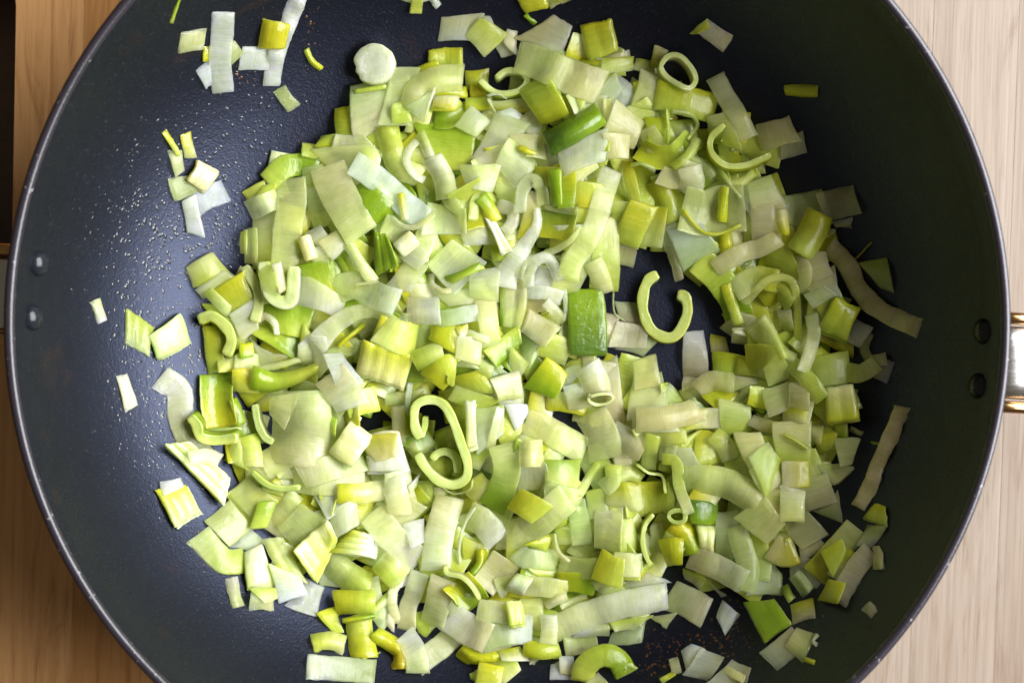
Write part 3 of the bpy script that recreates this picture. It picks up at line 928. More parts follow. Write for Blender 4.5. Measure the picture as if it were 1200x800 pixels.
PIECES = """
T 200 0
S GL 22 60 -20 8 138 / z1 / thin green sliver near the upper left rim, alone on bare pan
Q PP 68 200 212 170 192 288 48 316 / z1 / dull pale green square left of the tall white strip
Q YY 198 278 240 278 238 362 196 362 / z0 / small dark lime scrap tucked behind the tall white strip's left edge
Q TT 150 415 232 350 240 500 215 520 / z0 c.35 / glassy white corner poking out under the tall white strip's left side
Q PV 340 240 372 240 430 318 350 388 / z0 / pale green corner poking out under the tall white strip's right side
S WW 128 312 75 302 220 290 350 298 440 310 545 / z2 b1 / tall white strip kinked at its foot, upper left of the pan
Q WT 430 280 600 275 575 410 408 410 / z0 / shiny white square half under the long glassy strip
S TT 100 755 -20 700 120 645 260 612 370 590 505 / z1 c.3 w1 / long crumpled glassy strip running down from the photo's top edge
Q YY 538 118 705 150 674 286 512 284 / z3 b2 t1.3 / bright yellow-green square lying on the long glassy strip
S LY 44 795 295 830 360 885 408 / z1 a1 t1 / little yellow-green comma-shaped piece between glassy strip and round disc
Q PP 603 540 670 500 760 612 690 658 / z2 / small pale green rectangle at the foot of the long glassy strip
Q YL 975 655 1090 640 1092 790 985 780 / z0 / yellow-green corner left of the greyish pane at the heap's top left
T 440 0
D WC -8 372 128 / z1 / round white root disc with a nibbled rim, beside the heap's top
Q VB -118 530 65 500 45 690 -100 800 / z1 c.15 / greyish translucent pane directly below the round disc
S LL 26 -118 540 62 508 / z2 / pale green folded lip along the top of the greyish pane
Q PP 100 -20 230 -50 320 0 200 20 / z1 / pale slice cut by the photo's top edge, in the group above the disc
Q LL 208 5 275 5 270 82 205 75 / z2 / small lime tab hanging from the slice group at the photo's top edge
S TT 48 320 -30 372 42 / z2 c.3 / glassy twisted tip at the right end of the slice group at the top edge
Q CW 390 110 632 85 575 238 372 240 / z1 / pale beige trapezoid at the heap's top, partly under a lime diamond
Q WW 630 95 672 100 700 200 650 180 / z0 / tiny white edge behind the lime diamond at the heap's top
Q TT 690 250 790 200 830 310 740 335 / z0 c.3 / glassy scrap just right of the lime diamond at the heap's top
Q CC 775 175 830 188 825 320 755 250 / z0 / cream scrap between the lime diamond and the beige folded slice
Q LP 615 105 778 208 640 338 525 215 / z2 b1 / pale lime diamond lying over the beige trapezoid at the heap's top
Q YL 318 298 500 283 500 415 318 400 / z1 r2 t1.4 / ribbed yellow-green block behind the big cream arch
Q YY 217 403 355 350 384 400 237 444 / z2 / short yellow-green bar leaning on the big cream arch's left shoulder
Q PP 110 430 240 430 190 700 40 700 / z2 a1 / pale lime upright slice left of the big cream arch
Q LL 110 620 180 600 200 700 110 720 / z2 / dark lime fold at the foot of the pale slice left of the cream arch
S CP 150 210 640 265 520 370 465 515 455 / z3 a3 b2 / big cream arch bulging upward at the heap's top left
Q PW 180 625 335 540 350 530 277 720 / z4 / pale triangular fold on the front of the big cream arch
S WW 22 352 510 312 610 282 712 / z4 / thin white cut edge below the big cream arch
Q YY 362 520 522 512 525 572 362 570 / z2 / flat yellow bar sheltered under the big cream arch
Q CY 350 566 482 568 468 645 335 645 / z3 / small cream-yellow square just below the yellow bar
S GL 95 350 690 430 690 530 635 / z2 a-3 / bright green cup under the cream-yellow square
Q YL 530 420 660 405 656 520 535 520 / z0 / olive slice standing behind the small pale coil
Q YY 560 490 662 500 656 580 560 580 / z1 / dark olive patch left of the small pale coil
Q LY 543 580 665 568 662 635 546 642 / z2 t1.2 / lime bar with a pale cut edge under the small pale coil
E LP 34 50 705 455 770 412 860 425 888 475 840 528 750 548 680 528 605 465 / z3 o0,14 / small pale green coil with a pointed left ear near the heap's top
S WW 14 660 570 715 552 775 570 / z3 / thin white fin below the small pale coil
S WL 22 668 575 690 640 712 690 / z2 / thin pale edge running down from the white fin
Q PY 700 602 880 582 915 650 740 660 / z0 / shaded olive slice in the gap below the small pale coil
Q TW 735 658 800 640 885 700 800 720 / z1 c.2 / glassy sliver above the white square, below the pale coil
Q WP 566 625 670 712 590 800 475 735 / z3 b1 / white square tipped on its corner, right of the green cup
Q CW 850 720 915 655 972 740 930 800 / z2 / small white tile left of the big olive square's foot
Q PC 710 680 872 740 725 965 562 950 / z2 b2 / large pale slice slanting down from the small white tile
Q DG 890 480 1030 415 1090 590 960 600 / z1 / dark green layer behind the big olive square
S LG 30 1020 430 1060 510 1095 600 / z2 / bright pale green edge along the big olive square's right side
Q LY 850 532 1000 455 1117 675 975 722 / z3 b2 t1.2 / big olive-lime square at the heap's top centre
Q BW 818 225 1040 95 1147 155 1085 318 / z1 b1 / folded beige-white slice near the top edge, beside the dark pan
S PC 165 195 830 330 960 370 1120 440 1330 515 / z3 b2 / long pale ribbon lying across the heap's top, under the beige folded slice
Q YY 833 0 1000 -40 1012 45 880 82 / z2 t1.3 / yellow block cut by the photo's top edge, right of centre
Q LP 1000 -10 1190 -10 1090 20 1027 52 / z1 / lime slice beside the yellow block at the photo's top edge
S GG 32 880 85 930 145 / z0 / thin green stem piece hanging below the yellow block at the top edge
T 0 0 1
S DG 30 641 169 672 153 704 133 / z4 a4 b1 t1.2 / glossy deep green half tube with bright glint at the heap's top centre
T 680 0
Q YL 0 155 178 122 218 290 55 355 / z2 r2 t1.6 / ribbed yellow block standing alone above the long pale ribbon
Q BB 150 335 285 298 297 352 150 355 / z0 / beige scrap behind the lime bar below the ribbed yellow block
Q LP 145 352 295 345 294 410 150 425 / z1 t1.2 / short lime bar right of the long pale ribbon's end
Q WW 105 350 135 345 142 415 105 400 / z0 / thin white end next to the short lime bar
Q YL 10 358 105 360 100 400 20 380 / z0 / lime strip peeking above the long pale ribbon
Q TT 210 455 342 560 265 650 110 570 / z0 c.5 / dark see-through slice at the tip of the long pale ribbon
Q LC 330 345 445 372 450 440 312 405 / z1 / olive slice left of the egg-shaped ring
Q YY 320 490 362 475 365 540 340 560 / z0 / dark yellow corner below the olive slice
Q CY 440 268 512 300 455 400 410 390 / z1 / beige-yellow flap behind the egg-shaped ring's left end
Q PL 370 430 490 480 480 640 325 600 / z1 / pale yellow band below the egg-shaped ring
Q YL 485 490 778 562 748 698 465 630 / z2 b2 t1.3 / big vivid yellow slice directly under the egg-shaped ring
Q WW 778 575 800 590 770 692 748 692 / z1 / thin whitish edge at the right end of the vivid yellow slice
R PC 30 60 475 385 520 325 590 330 655 400 678 470 640 515 570 490 500 440 / z4 o-8,10 / egg-shaped pale leek ring with dark hole at the heap's top right
S BC 112 788 448 860 575 930 690 990 810 / z3 / long beige strip slanting down beside the egg-shaped ring
Q TB 690 195 745 118 893 215 832 305 / z1 c.15 / glassy beige rectangle alone on dark pan, upper right
Q LY 642 202 742 118 752 170 690 192 / z2 / small lime fold on the corner of the glassy beige rectangle
Q PL 760 705 862 680 918 850 780 820 / z1 c.1 / pale lime slice behind the long beige strip's lower end
T 0 0 1
Q YY 920 100 957 101 956 114 921 112 / z1 / small yellow-green sliver alone on dark pan, far upper right
Q BC 886 147 924 137 939 165 893 178 / z1 / beige slice at the heap's upper right edge beside the big hook
Q CB 915 168 940 155 944 179 916 187 / z0 / beige corner showing under the beige slice near the big hook
Q CC 724 120 753 144 741 173 708 161 / z3 b1 / cream diamond beside the glossy green half tube
Q CC 709 158 738 160 736 184 713 185 / z3 / cream tile at the head of the hanging white ribbon
Q CC 696 115 709 115 706 144 700 144 / z1 / pale sliver right beside the glossy green half tube
Q PP 709 118 717 118 715 148 708 148 / z2 / narrow upright pale lime stick between green half tube and cream diamond
Q WT 654 173 712 150 708 188 661 206 / z4 b1 / shiny ribbed white slice in front of the glossy green half tube
T 200 160
S YL 28 -35 -30 5 30 48 112 / z1 / thin yellow-green sliver at the left cluster's top
Q PP -12 90 65 78 82 200 35 238 / z1 / pale green square at the left cluster, beneath the thin sliver
Q YP 62 -5 120 -25 148 120 85 125 / z1 / small yellow and pale block at the left cluster's upper right
K CC 165 140 290 205 200 322 100 252 / z3 r3 t1.8 / ribbed cream chunk on top of the left cluster
Q VV -10 250 100 235 162 320 30 378 / z1 c.5 / glassy green slice at the left cluster's lower left
S TT 130 110 430 210 360 325 318 / z1 c.55 / crumpled see-through slice stretched below the ribbed cream chunk
Q WT 70 388 150 345 200 590 100 560 / z2 c.25 / folded glassy flap hanging at the left cluster's bottom
S LG 110 570 270 680 175 870 165 / z0 / big lime leaf at the heap's upper left corner
Q LL 787 45 930 75 850 122 785 105 / z1 / lime tab on the heap's upper left corner
Q LY 890 0 980 -10 965 70 862 52 / z1 / lime slice above the lime tab at the heap's upper left
Q WW 985 -5 1110 0 1180 75 960 82 / z2 / shiny white slice at the head of the diagonal white ribbon
Q PW 855 98 1170 78 1150 250 1055 290 / z2 / wide white triangular slice under the diagonal ribbon's head
Q PL 785 195 875 182 872 325 782 330 / z1 / small lime square left of the cream topped ribbon
S PP 152 705 245 708 400 685 550 668 800 / z3 b2 / broad pale vertical ribbon on the heap's left
S CP 190 915 170 965 300 1035 430 1120 580 / z3 / long ribbon cream at its top, running beside the vertical ribbon
Q PL 785 320 890 330 960 485 845 522 / z2 / pale square between the vertical ribbon and the cream topped ribbon
S WP 118 455 440 540 400 630 365 / z1 b3 / curved white band tucked behind the vertical ribbon's left
Q LL 513 352 545 292 605 290 590 340 / z0 / lime scrap above the curved white band
Q VL 500 490 622 470 612 740 498 740 / z0 / striped olive slice left of the vertical ribbon
Q VP 428 550 498 535 498 740 435 740 / z0 / pale glassy slice at the heap's left edge, left of the striped olive slice
Q LP 410 562 442 545 438 685 408 682 / z0 / narrow lime edge at the heap's outer left
O CC 82 778 582 826 722 / z4 / cream barrel-shaped core piece beside the vertical ribbon
Q TW 800 568 872 525 918 585 880 650 / z2 c.2 / small white glassy tile above the cream barrel
Q CW 880 615 965 558 1015 640 948 715 / z3 t1.8 / thick cream cube right of the cream barrel
Q WP 850 660 910 650 915 740 840 740 / z1 / small white patch under the cream barrel
T 0 0 1
Q GG 418 222 429 211 464 244 433 264 / z2 / vivid green triangle between cream topped ribbon and diagonal ribbon
Q GL 353 314 396 304 399 342 372 341 / z2 a1 / bright green slice left of the spread out glassy slice
S WW 27 414 190 445 212 475 239 499 258 / z4 b1 / diagonal white ribbon crossing the heap's upper left
T 440 160
S LP 125 70 -60 95 60 140 180 265 235 / z3 a2 / outer lime band of the crescent above the diagonal ribbon
S WW 42 240 25 195 80 185 150 225 215 290 255 / z4 / bright white inner edge of the crescent above the diagonal ribbon
S PW 55 255 -20 290 50 330 130 / z3 / pale strip closing the crescent on its right
Q PL 190 95 290 75 270 170 190 195 / z1 / pale green slice inside the crescent's hollow
T 0 0 1
Q GL 490 146 553 153 546 197 517 194 / z2 b1 / large striped green slice at the heap's upper centre
T 440 160
S WP 120 325 125 395 230 420 360 / z3 a2 / pale folded slice draped left of the lime cup
S PV 70 390 290 440 380 515 430 / z2 / pale ridge between the folded slice and the lime cup
Q PW 490 172 735 162 685 322 545 300 / z4 b1 / wide lime-white slice in the middle of the heap's upper half
Q PW 790 20 965 145 822 285 712 180 / z3 b2 / broad pale lens-shaped slice right of the wide lime-white slice
Q CP 785 -5 975 -5 1002 135 890 110 / z4 / cream flap above the lens-shaped slice
S YY 34 845 62 932 102 / z5 / bright yellow streak of leek inside the cream flap
Q YG 1075 225 1160 222 1155 405 1080 400 / z2 / dark olive slice beside the bright green stick
Q PV 1008 400 1162 415 1160 452 1020 432 / z2 / thin pale bar under the bright green stick
Q GG 1014 205 1078 190 1082 392 1022 405 / z4 t1.5 / upright bright green stick at the heap's upper centre
Q DY 980 450 1155 460 1130 590 975 570 / z0 / shaded olive slice below the bright green stick
S WP 68 845 445 862 320 915 250 970 300 985 400 / z4 / white ribbon looped like an arch over a yellow slice
Q CY 893 335 957 345 930 520 840 580 / z2 / yellow slice seen inside the looped white arch
S WW 40 150 950 420 945 525 870 650 790 770 745 880 / z4 / white ribbon widening downward from the looped arch's right foot
S PW 34 1215 540 1120 630 990 688 880 730 835 830 / z4 / thin pale ribbon sweeping up to the right above the green upright slice
Q LY 450 365 600 280 620 500 515 525 / z1 a-2 / lime cup-shaped slice at the heap's bright centre
S PL 48 575 490 588 370 640 325 695 390 / z3 / pale arch standing over the lime cup
S GY 72 620 350 670 420 705 495 / z4 / bright lime curl inside the pale arch
Q PL 720 285 822 320 822 440 735 400 / z1 / pale lime slice right of the pale arch
S WT 62 715 400 800 440 800 510 755 565 / z2 c.2 / glassy white fold right of the bright lime curl
Q PW 520 560 655 500 700 620 540 630 / z2 / wide pale slice left of the white stick
K WC 640 480 692 468 792 650 728 686 / z4 r2 t1.5 / ribbed white stick in the heap's bright centre
Q YL 690 650 800 620 820 700 700 720 / z2 / lime wedge below the ribbed white stick
Q PP 770 580 850 560 860 620 790 660 / z1 / small pale knob between white stick and widening ribbon
S WC 26 84 472 140 522 230 532 338 450 / z5 / curled white lip at the diagonal ribbon's lower end
S YC 44 145 335 175 487 / z5 t1.2 / short pale yellow stick resting on the diagonal ribbon
Q VP 82 478 195 540 130 610 38 575 / z1 / dull lime slice under the diagonal ribbon's lower end
O WC 108 130 670 232 588 / z3 / white rolled piece below the diagonal ribbon's tip
Q PW 320 395 510 432 515 562 285 565 / z3 / pale slice with shiny right edge below the diagonal ribbon's tip
S PW 110 310 560 260 670 190 745 / z2 / pale ribbon leading from the white roll down to the left
K GG -10 555 75 590 132 745 0 800 / z4 r3 t1.4 / ribbed bright green chunk beside the long cream topped ribbon
T 300 200 4
Q PW 805 440 920 325 1078 428 930 578 / z5 / big translucent cream diamond near the heap's centre
Q GL 862 500 1050 428 1078 462 925 530 / z6 / lime sliver stuck on the big translucent cream diamond
T 200 300
Q PL 100 68 250 -22 360 110 140 180 / z1 t1.8 / pale green cushion-like slice at the heap's left edge
Q WP 168 200 300 95 370 130 205 240 / z2 t1.4 / pale bar with white end below the cushion-like slice
Q YL 270 215 420 115 480 270 345 350 / z2 b1 / yellow-lime square leaning on the left edge of the heap
Q LP 205 225 240 198 345 300 325 350 / z3 t1.4 / lime stick with pale end on the heap's left edge
E CP 58 40 430 60 470 130 510 210 510 300 490 385 / z4 / pale twisted curl running down from the heap's left top
S CW 50 30 490 385 550 352 610 390 625 460 / z4 b2 / hooked white foot of the pale twisted curl
Q WC 360 350 475 270 500 420 420 475 / z2 / pale grey-white tile below the yellow-lime square
Q LG 210 300 330 310 370 470 300 440 / z0 / dark lime slice behind the crescent at the heap's left edge
E LY 62 50 160 372 240 350 320 410 355 490 325 580 / z3 o-10,20 / yellow-green crescent on the heap's far left edge
Q YL 205 440 290 430 310 640 230 660 / z1 / upright yellow slice inside the left edge crescent
Q PY 290 610 410 590 415 665 300 670 / z1 / small yellow-pale tile above the bent green slice
Q PC 395 590 510 585 520 660 395 665 / z1 / pale grey tile left of the green smile-shaped wedge
Q YG 415 520 475 515 480 580 420 590 / z1 / little green tile in the gap above the green wedge
E PW 75 75 545 35 560 150 590 235 650 270 705 240 720 60 / z4 o0,10 / pale J-shaped curl at the heap's left
Q LP 500 30 600 25 640 260 545 280 / z4 a2 / pale lime outer wall of the J-shaped curl
Q WC 600 50 640 45 688 195 645 210 / z5 t1.5 / white stick caught in the J-shaped curl
Q PW 755 100 1010 255 985 355 720 275 / z3 b2 / broad pale sheet right of the J-shaped curl
Q GL 550 295 825 310 770 460 620 430 / z2 b1 / wide green-lime slice under the broad pale sheet
Q LP 800 350 930 360 870 425 800 400 / z1 / lime slice peeking under the broad pale sheet's lower edge
Q LG 470 430 640 400 770 470 740 600 / z1 / olive slice above the green smile-shaped wedge
Q WP 480 490 560 560 690 600 545 645 / z3 / white rounded slice just above the green smile-shaped wedge
Q LY 780 420 830 480 770 610 740 600 / z2 / narrow lime edge between olive slice and glassy pane
Q TP 820 480 905 490 915 640 870 700 / z3 c.15 / glassy pale pane right of the olive slice
Q TP 760 530 830 470 870 640 760 620 / z2 c.15 / pale glassy layer beside the glassy pane
S GL 150 60 478 712 600 738 740 705 860 650 / z4 a3 t1.3 / big bright green smile-shaped wedge on the heap's left
Q CP 490 655 740 595 760 625 520 690 / z4 / cream inner layer on top of the green smile-shaped wedge
S WP 120 60 850 520 940 420 1060 340 1190 320 1290 370 / z4 b2 / sweeping white arched ribbon at the heap's left centre
Q GY 975 500 1130 380 1148 412 985 535 / z5 t1.3 / lime stick caught under the sweeping white arched ribbon
Q PV 920 560 1080 480 1110 510 1060 575 / z3 / pale folded edge below the lime stick
Q GL 1000 270 1130 260 1120 300 1010 330 / z1 / dark green patch between the broad sheet and glassy lens slice
S PT 150 970 200 1080 170 1200 230 1330 270 / z4 b2 / glassy lens-shaped slice with bright highlights left of centre
Q WC 1085 150 1210 140 1210 165 1090 180 / z5 t1.2 / small cream stick on the glassy lens-shaped slice
Q GL 975 0 1060 -20 1150 100 1020 100 / z2 r3 / green ribbed slice with shiny end left of centre
S VP 68 1040 -75 1110 40 1195 150 / z4 c.25 / long see-through strip slanting across the green ribbed slice
Q WT 905 580 1000 570 1120 735 990 800 / z3 / white ribbon falling from the sweeping arch toward the yellow ribbed chunk
T 440 300
Q BC 215 175 335 172 360 240 220 240 / z2 / beige edge above the small pinkish roll
S CW 165 190 320 370 320 / z4 a4 t1.5 / pinkish white short roll left of the heap's centre
S WC 40 330 100 330 160 390 205 440 200 / z4 / white curled rim under the big translucent cream diamond
Q PW 180 30 290 60 200 195 60 190 / z2 / pale sheet left of the cream curled rim
Q WP 550 90 730 60 715 265 560 240 / z4 b2 / white square at the heap's very centre, right of the cream diamond
Q PC 360 215 560 190 700 265 440 290 / z3 / pale slice under the cream diamond's lower edge
Q LG 370 250 560 260 600 330 380 340 / z1 / lime slice in shade below the cream diamond
S VW 90 370 370 480 350 600 330 / z3 b2 / glassy white slice above the vivid yellow wedge
Q YY 345 370 510 430 460 555 320 475 / z3 t1.5 / vivid yellow wedge left of the heap's centre
Q YC 470 420 540 400 545 460 500 470 / z4 / small yellow bit right of the vivid yellow wedge
Q CP 590 265 700 260 720 545 640 540 / z3 / tall pale slice with lime top below the heap's centre
Q WC 548 435 670 470 668 500 545 470 / z5 t1.2 / thin white stick lying on the tall pale slice
Q WC 490 480 630 480 610 625 480 590 / z3 / white square below the thin white stick
Q CP 760 130 880 120 850 425 748 405 / z4 r2 / tall cream ribbed slab right of the heap's centre
Q LG 735 180 765 180 755 390 735 390 / z2 / dark lime gap slice left of the tall cream ribbed slab
T 200 300
K YC 1240 385 1405 475 1300 640 1135 700 / z2 r2 / pale yellow slice above the yellow ribbed chunk
T 440 300
S PL 170 35 420 130 470 240 500 / z3 b2 t1.2 / pale lime slice above the yellow ribbed chunk, rounded top
K YC -70 500 215 590 160 775 -110 690 / z4 r4 t1.1 b0.3 / yellow chunk with bright white ribs left of the heap's centre
S LP 130 225 620 300 590 390 560 / z3 a4 t1.4 / pale green half tube below the vivid yellow wedge
Q VL 230 440 330 400 400 520 220 580 / z1 / grey-lime slice below the vivid yellow wedge
Q VG 200 590 270 620 270 720 190 720 / z0 / shaded green slice left of the pale green half tube
S YL 160 330 740 400 660 470 680 / z3 a2 / yellow curl with ribbed face above the spiral curl
Q YL 450 720 600 680 700 790 470 800 / z2 b2 / lime-yellow slice above the spiral curl's right
Q CP 430 555 520 600 590 650 440 640 / z2 / cream slice below the white square
Q PL 590 610 680 650 660 720 600 700 / z1 / pale lime slice right of the cream slice
Q VD 610 600 720 660 780 690 670 720 / z0 / grey-green slice left of the shiny white pane
Q LG 650 550 830 420 845 510 720 640 / z3 / fresh green slice below the tall cream ribbed slab
Q GG 730 630 800 560 805 670 / z2 / pointed green triangle under the fresh green slice
Q LV 800 540 895 630 850 700 790 680 / z3 / light green pane right of the pointed green triangle
Q DV 830 490 900 450 965 520 900 630 / z1 / dark green tile above the light green pane
S WT 66 900 180 900 90 950 20 1020 20 1080 140 / z4 / white ribbon loop curling round a dark hole
Q TW 905 170 960 70 1060 120 1010 185 / z2 c.2 / glassy white slice inside the white loop
S TW 75 890 210 990 215 1090 250 / z3 c.15 / glassy white band at the foot of the white loop
S YC 95 850 400 900 300 990 260 / z2 / yellow-cream curved slice behind the beige tile
S WP 55 1000 270 1060 330 1100 390 / z3 / white curved slice right of the beige tile
S WW 24 1105 200 1120 300 1115 380 / z3 / thin white upright edge against the green upright slice
Q BC 905 315 1075 410 985 525 860 440 / z4 t1.4 / beige square tile left of the green upright slice
Q LV 940 570 1050 460 1140 500 1100 635 / z3 b1 / pale green striped slice below the beige tile
Q YG 1005 595 1125 690 1050 830 870 770 / z4 b1 / vivid lime-green slice below the striped pale green slice
Q WV 680 720 840 672 860 830 730 850 / z4 c.1 / shiny bluish white pane left of the vivid lime-green slice
Q PW 1100 680 1190 630 1195 680 1100 790 / z3 / narrow white-green edge right of the vivid lime-green slice
Q PV 1040 190 1110 0 1300 -60 1180 190 / z2 / pale slice at the lower end of the tall white ribbon
Q GD 1130 190 1325 190 1352 580 1148 580 / z5 b1 t1.2 / dark green ribbed upright slice left of the dark hollow
T 680 160
S WP 118 190 195 150 300 110 450 50 600 -40 730 -70 840 / z4 b2 / tall white ribbon hanging down beside the dark hollow's upper left
S PV 9 235 235 250 310 302 385 / z2 / fine pale edge right of the tall white ribbon's head
Q PL 195 390 280 400 250 480 185 480 / z1 / pale scrap between tall white ribbon and olive block
Q YL 255 165 302 172 352 395 300 375 / z2 / yellow strip standing right of the tall white ribbon's head
Q YL 310 190 425 225 420 405 355 400 / z1 / shaded olive slice right of the yellow strip
S LV 26 300 165 360 160 435 205 / z3 / curved pale rim above the shaded olive slice
Q YL 302 378 448 415 330 658 203 615 / z4 b1 t1.4 / olive block tilted over the upper edge of the dark hollow
Q BV 203 612 328 652 308 768 163 742 / z3 / pale grey foot of the tilted olive block
Q YP 440 420 502 430 470 642 352 628 / z3 b1 / yellow slice with pale edge right of the tilted olive block
Q PL 100 480 210 480 220 900 60 880 / z4 b1 / pale column with glint at its head, left of the dark hollow
S YL 150 455 250 520 360 565 490 / z2 a3 / yellow rounded leaf above the hollow's upper right
S YL 110 345 70 440 120 560 110 670 0 / z2 a-3 / yellow bowl-shaped curl at the heap's upper right
S LP 46 545 180 630 110 690 10 / z3 / lime strip crossing the yellow bowl-shaped curl
S LL 20 520 -160 515 -60 500 40 / z3 / thin lime upright edge above the yellow bowl-shaped curl
S PL 26 540 -140 640 -130 690 -70 640 20 / z3 / thin pale loop above the yellow bowl-shaped curl
Q YL 395 -100 500 -90 560 60 420 30 / z1 / shaded yellow slice behind the thin pale loop
Q CP 350 -20 430 -50 500 60 400 80 / z2 / cream sliver beside the yellow bowl-shaped curl
S PV 60 615 130 720 165 785 235 / z2 a1 / pale curved slice left of the big hook curl
E LY 36 60 845 -70 770 0 770 90 850 165 970 165 1115 105 / z4 o6,18 / big pale hook curl opening right over dark pan, upper right
Q LL 690 90 830 130 860 250 760 230 / z1 / lime slice tucked under the big hook curl
S PL 44 870 275 960 260 1025 205 / z2 / pale slice just below the big hook curl
S LP 30 770 120 850 240 945 355 / z3 / thin lime strip running down beneath the big hook curl
S BC 95 465 225 560 250 620 210 650 150 / z2 / beige crumpled slice beside the yellow rounded leaf
S BC 130 640 180 660 270 620 340 / z3 / beige folded slice running into the cream bowl
S CB 235 600 420 730 450 850 420 960 420 / z3 a-3 b-2 / wide cream bowl-shaped slice at the heap's right top
S YL 28 602 430 700 545 800 572 940 520 / z4 / yellow rim of the wide cream bowl
S YY 62 840 295 832 500 / z5 a1 / yellow stick standing across the wide cream bowl
S YY 66 850 560 855 700 / z2 a1 / yellow stick poking out below the wide cream bowl
Q VT 925 310 1110 250 1192 405 1010 442 / z2 c.2 / grey-green glassy slice right of the wide cream bowl
Q BB 1003 405 1132 408 1172 600 1018 625 / z3 r1 / pinkish beige ribbed slice below the grey-green glassy slice
S CY 72 1180 430 1195 570 / z3 a2 t1.5 / small cream-yellow barrel beside the pinkish beige ribbed slice
Q BC 880 560 950 560 940 660 900 665 / z1 / narrow beige slice left of the pinkish ribbed slice
Q PL 960 470 1010 470 1015 640 970 640 / z1 / shaded lime sliver left of the pinkish ribbed slice
Q TV 535 560 700 525 792 670 615 765 / z2 c.15 / large crumpled translucent slice right of the dark hollow
Q BT 470 530 545 498 555 700 500 660 / z1 c.2 / beige glassy slice on the dark hollow's right rim
Q BB 500 660 545 640 600 830 555 850 / z1 / narrow beige tip hanging into the dark hollow
S LG 150 690 720 810 830 900 960 930 1060 / z3 b2 / long lime ribbon along the dark hollow's right edge
S BC 100 790 780 930 690 1060 650 1170 590 / z3 b2 / beige slice running right above the long lime ribbon
T 880 200
Q VB -5 90 110 42 188 205 30 255 / z2 / grey-beige slice at the heap's right, beside the cream-yellow barrel
Q VC 215 165 390 132 440 290 230 298 / z1 / dull olive slice on dark pan at the heap's right
Q BT 385 135 592 90 642 248 440 300 / z2 / grey-beige ribbed slice farthest right of the upper pan slices
Q TB 470 295 590 275 585 340 500 330 / z0 c.35 / dim see-through scrap under the grey-beige ribbed slice
S YL 165 405 250 365 350 290 480 / z3 a3 t1.3 / lime-yellow folded slice at the heap's right edge
Q CY 435 335 490 350 485 390 440 385 / z2 / small pale nub right of the lime-yellow folded slice
Q LL 110 430 210 440 300 640 105 545 / z3 b1 / bright lime slice left of the beige arched slices, heap's right
Q BC 335 500 430 485 460 600 350 650 / z2 / beige square beside the long curved beige strip's head
Q BT 355 690 475 580 500 720 430 740 / z1 / grey beige layer under the beige square
S CP 70 280 500 320 600 300 720 / z2 / pale ribbon edge going down from the lime-yellow folded slice
Q CC 320 725 415 680 490 730 370 800 / z3 / pale beige slice between yellow block and lime loops
S YL 12 600 520 640 490 705 420 / z3 / thin lime thread sticking out over dark pan, right
Q LV 630 540 790 512 830 715 760 690 / z1 / green glassy corner behind the long curved beige strip
S PL 40 -40 780 100 640 230 640 270 760 275 1000 / z5 / thin pale rim of the lime arch at the heap's right
S YL 130 60 760 160 690 250 760 / z3 a3 / lime arch slice at the heap's right
T 880 340
S BB 112 460 -260 560 -150 650 20 780 130 985 225 / z4 w1 c.05 / long curved beige strip reaching out on the dark right side
K YL 500 40 645 105 560 300 385 230 / z4 r2 b2 t1.5 / large yellow-lime block at the heap's right edge
Q TW 600 160 715 220 640 335 560 300 / z3 c.15 / glassy white layer joined to the large yellow-lime block
S BP 55 690 250 660 340 700 420 / z2 / pale curved slice right of the glassy white layer
Q LY 400 240 580 310 575 380 420 300 / z2 / shaded lime underside of the large yellow-lime block
Q LP 352 400 562 362 570 535 385 555 / z3 b2 t1.2 / green-lime curved slice under the yellow-lime block
S LP 105 560 480 640 485 740 430 / z3 b1 / pale end curling from the green-lime curved slice
Q BT 700 500 770 405 838 425 795 545 / z2 / beige scrap at the heap's far right edge
S CC 70 700 420 790 400 / z2 / small pale fold above the far right beige scrap
K CY 440 585 600 565 635 740 450 760 / z4 r2 t2 / thick cream-yellow block on the heap's right edge
Q PV 395 560 500 535 530 600 440 630 / z2 / pale corner above the thick cream-yellow block
S PL 95 0 200 130 330 330 520 420 640 / z4 b2 / long pale ribbon running diagonally through the heap's right
S PC 70 350 140 370 260 310 480 / z4 / upright pale ribbon on the heap's right
Q CL 148 115 230 108 250 250 190 240 / z5 / cream tile inside the lime arch on the right
S PP 60 60 150 110 260 170 350 260 400 / z4 a1 / pale strip beneath the cream tile on the right
Q YL -20 230 80 240 115 380 -20 385 / z3 r2 / yellow ribbed slice right of the dark hollow
S YP 130 -30 390 110 400 170 540 / z4 b3 / yellow slice folded over in the middle of the heap's right
Q PC 70 590 210 540 220 690 105 740 / z4 / pale tile below the yellow folded slice
Q CB 230 545 340 545 325 700 225 680 / z4 t1.5 / cream beige block right of the pale tile
Q PL 230 400 290 430 340 560 230 540 / z2 / pale patch behind the cream beige block
Q YC 190 690 320 700 315 770 200 770 / z3 / yellow shaded slice below the cream beige block
T 680 300
E LY 62 50 455 105 400 140 370 220 370 320 410 420 480 470 550 470 600 410 630 320 615 240 570 225 / z4 o4,14 / yellow-green U-shaped curl standing in the dark hollow
S CC 120 75 30 120 130 140 220 / z4 a1 / pale ribbon end on the dark hollow's left edge
Q VB 205 265 345 280 390 430 235 375 / z1 / grey translucent slice left of the U-shaped curl
Q BC 135 335 225 345 215 510 140 505 / z1 / beige slice right of the green ribbed upright slice
Q BC 220 385 395 420 375 540 170 530 / z2 / wide beige slice below the grey translucent slice
Q TV 210 545 400 470 450 500 370 585 / z0 c.3 / dim glassy slice under the U-shaped curl's left
S PV 14 195 180 200 330 260 380 / z3 / thin pale curved edge on the dark hollow's left
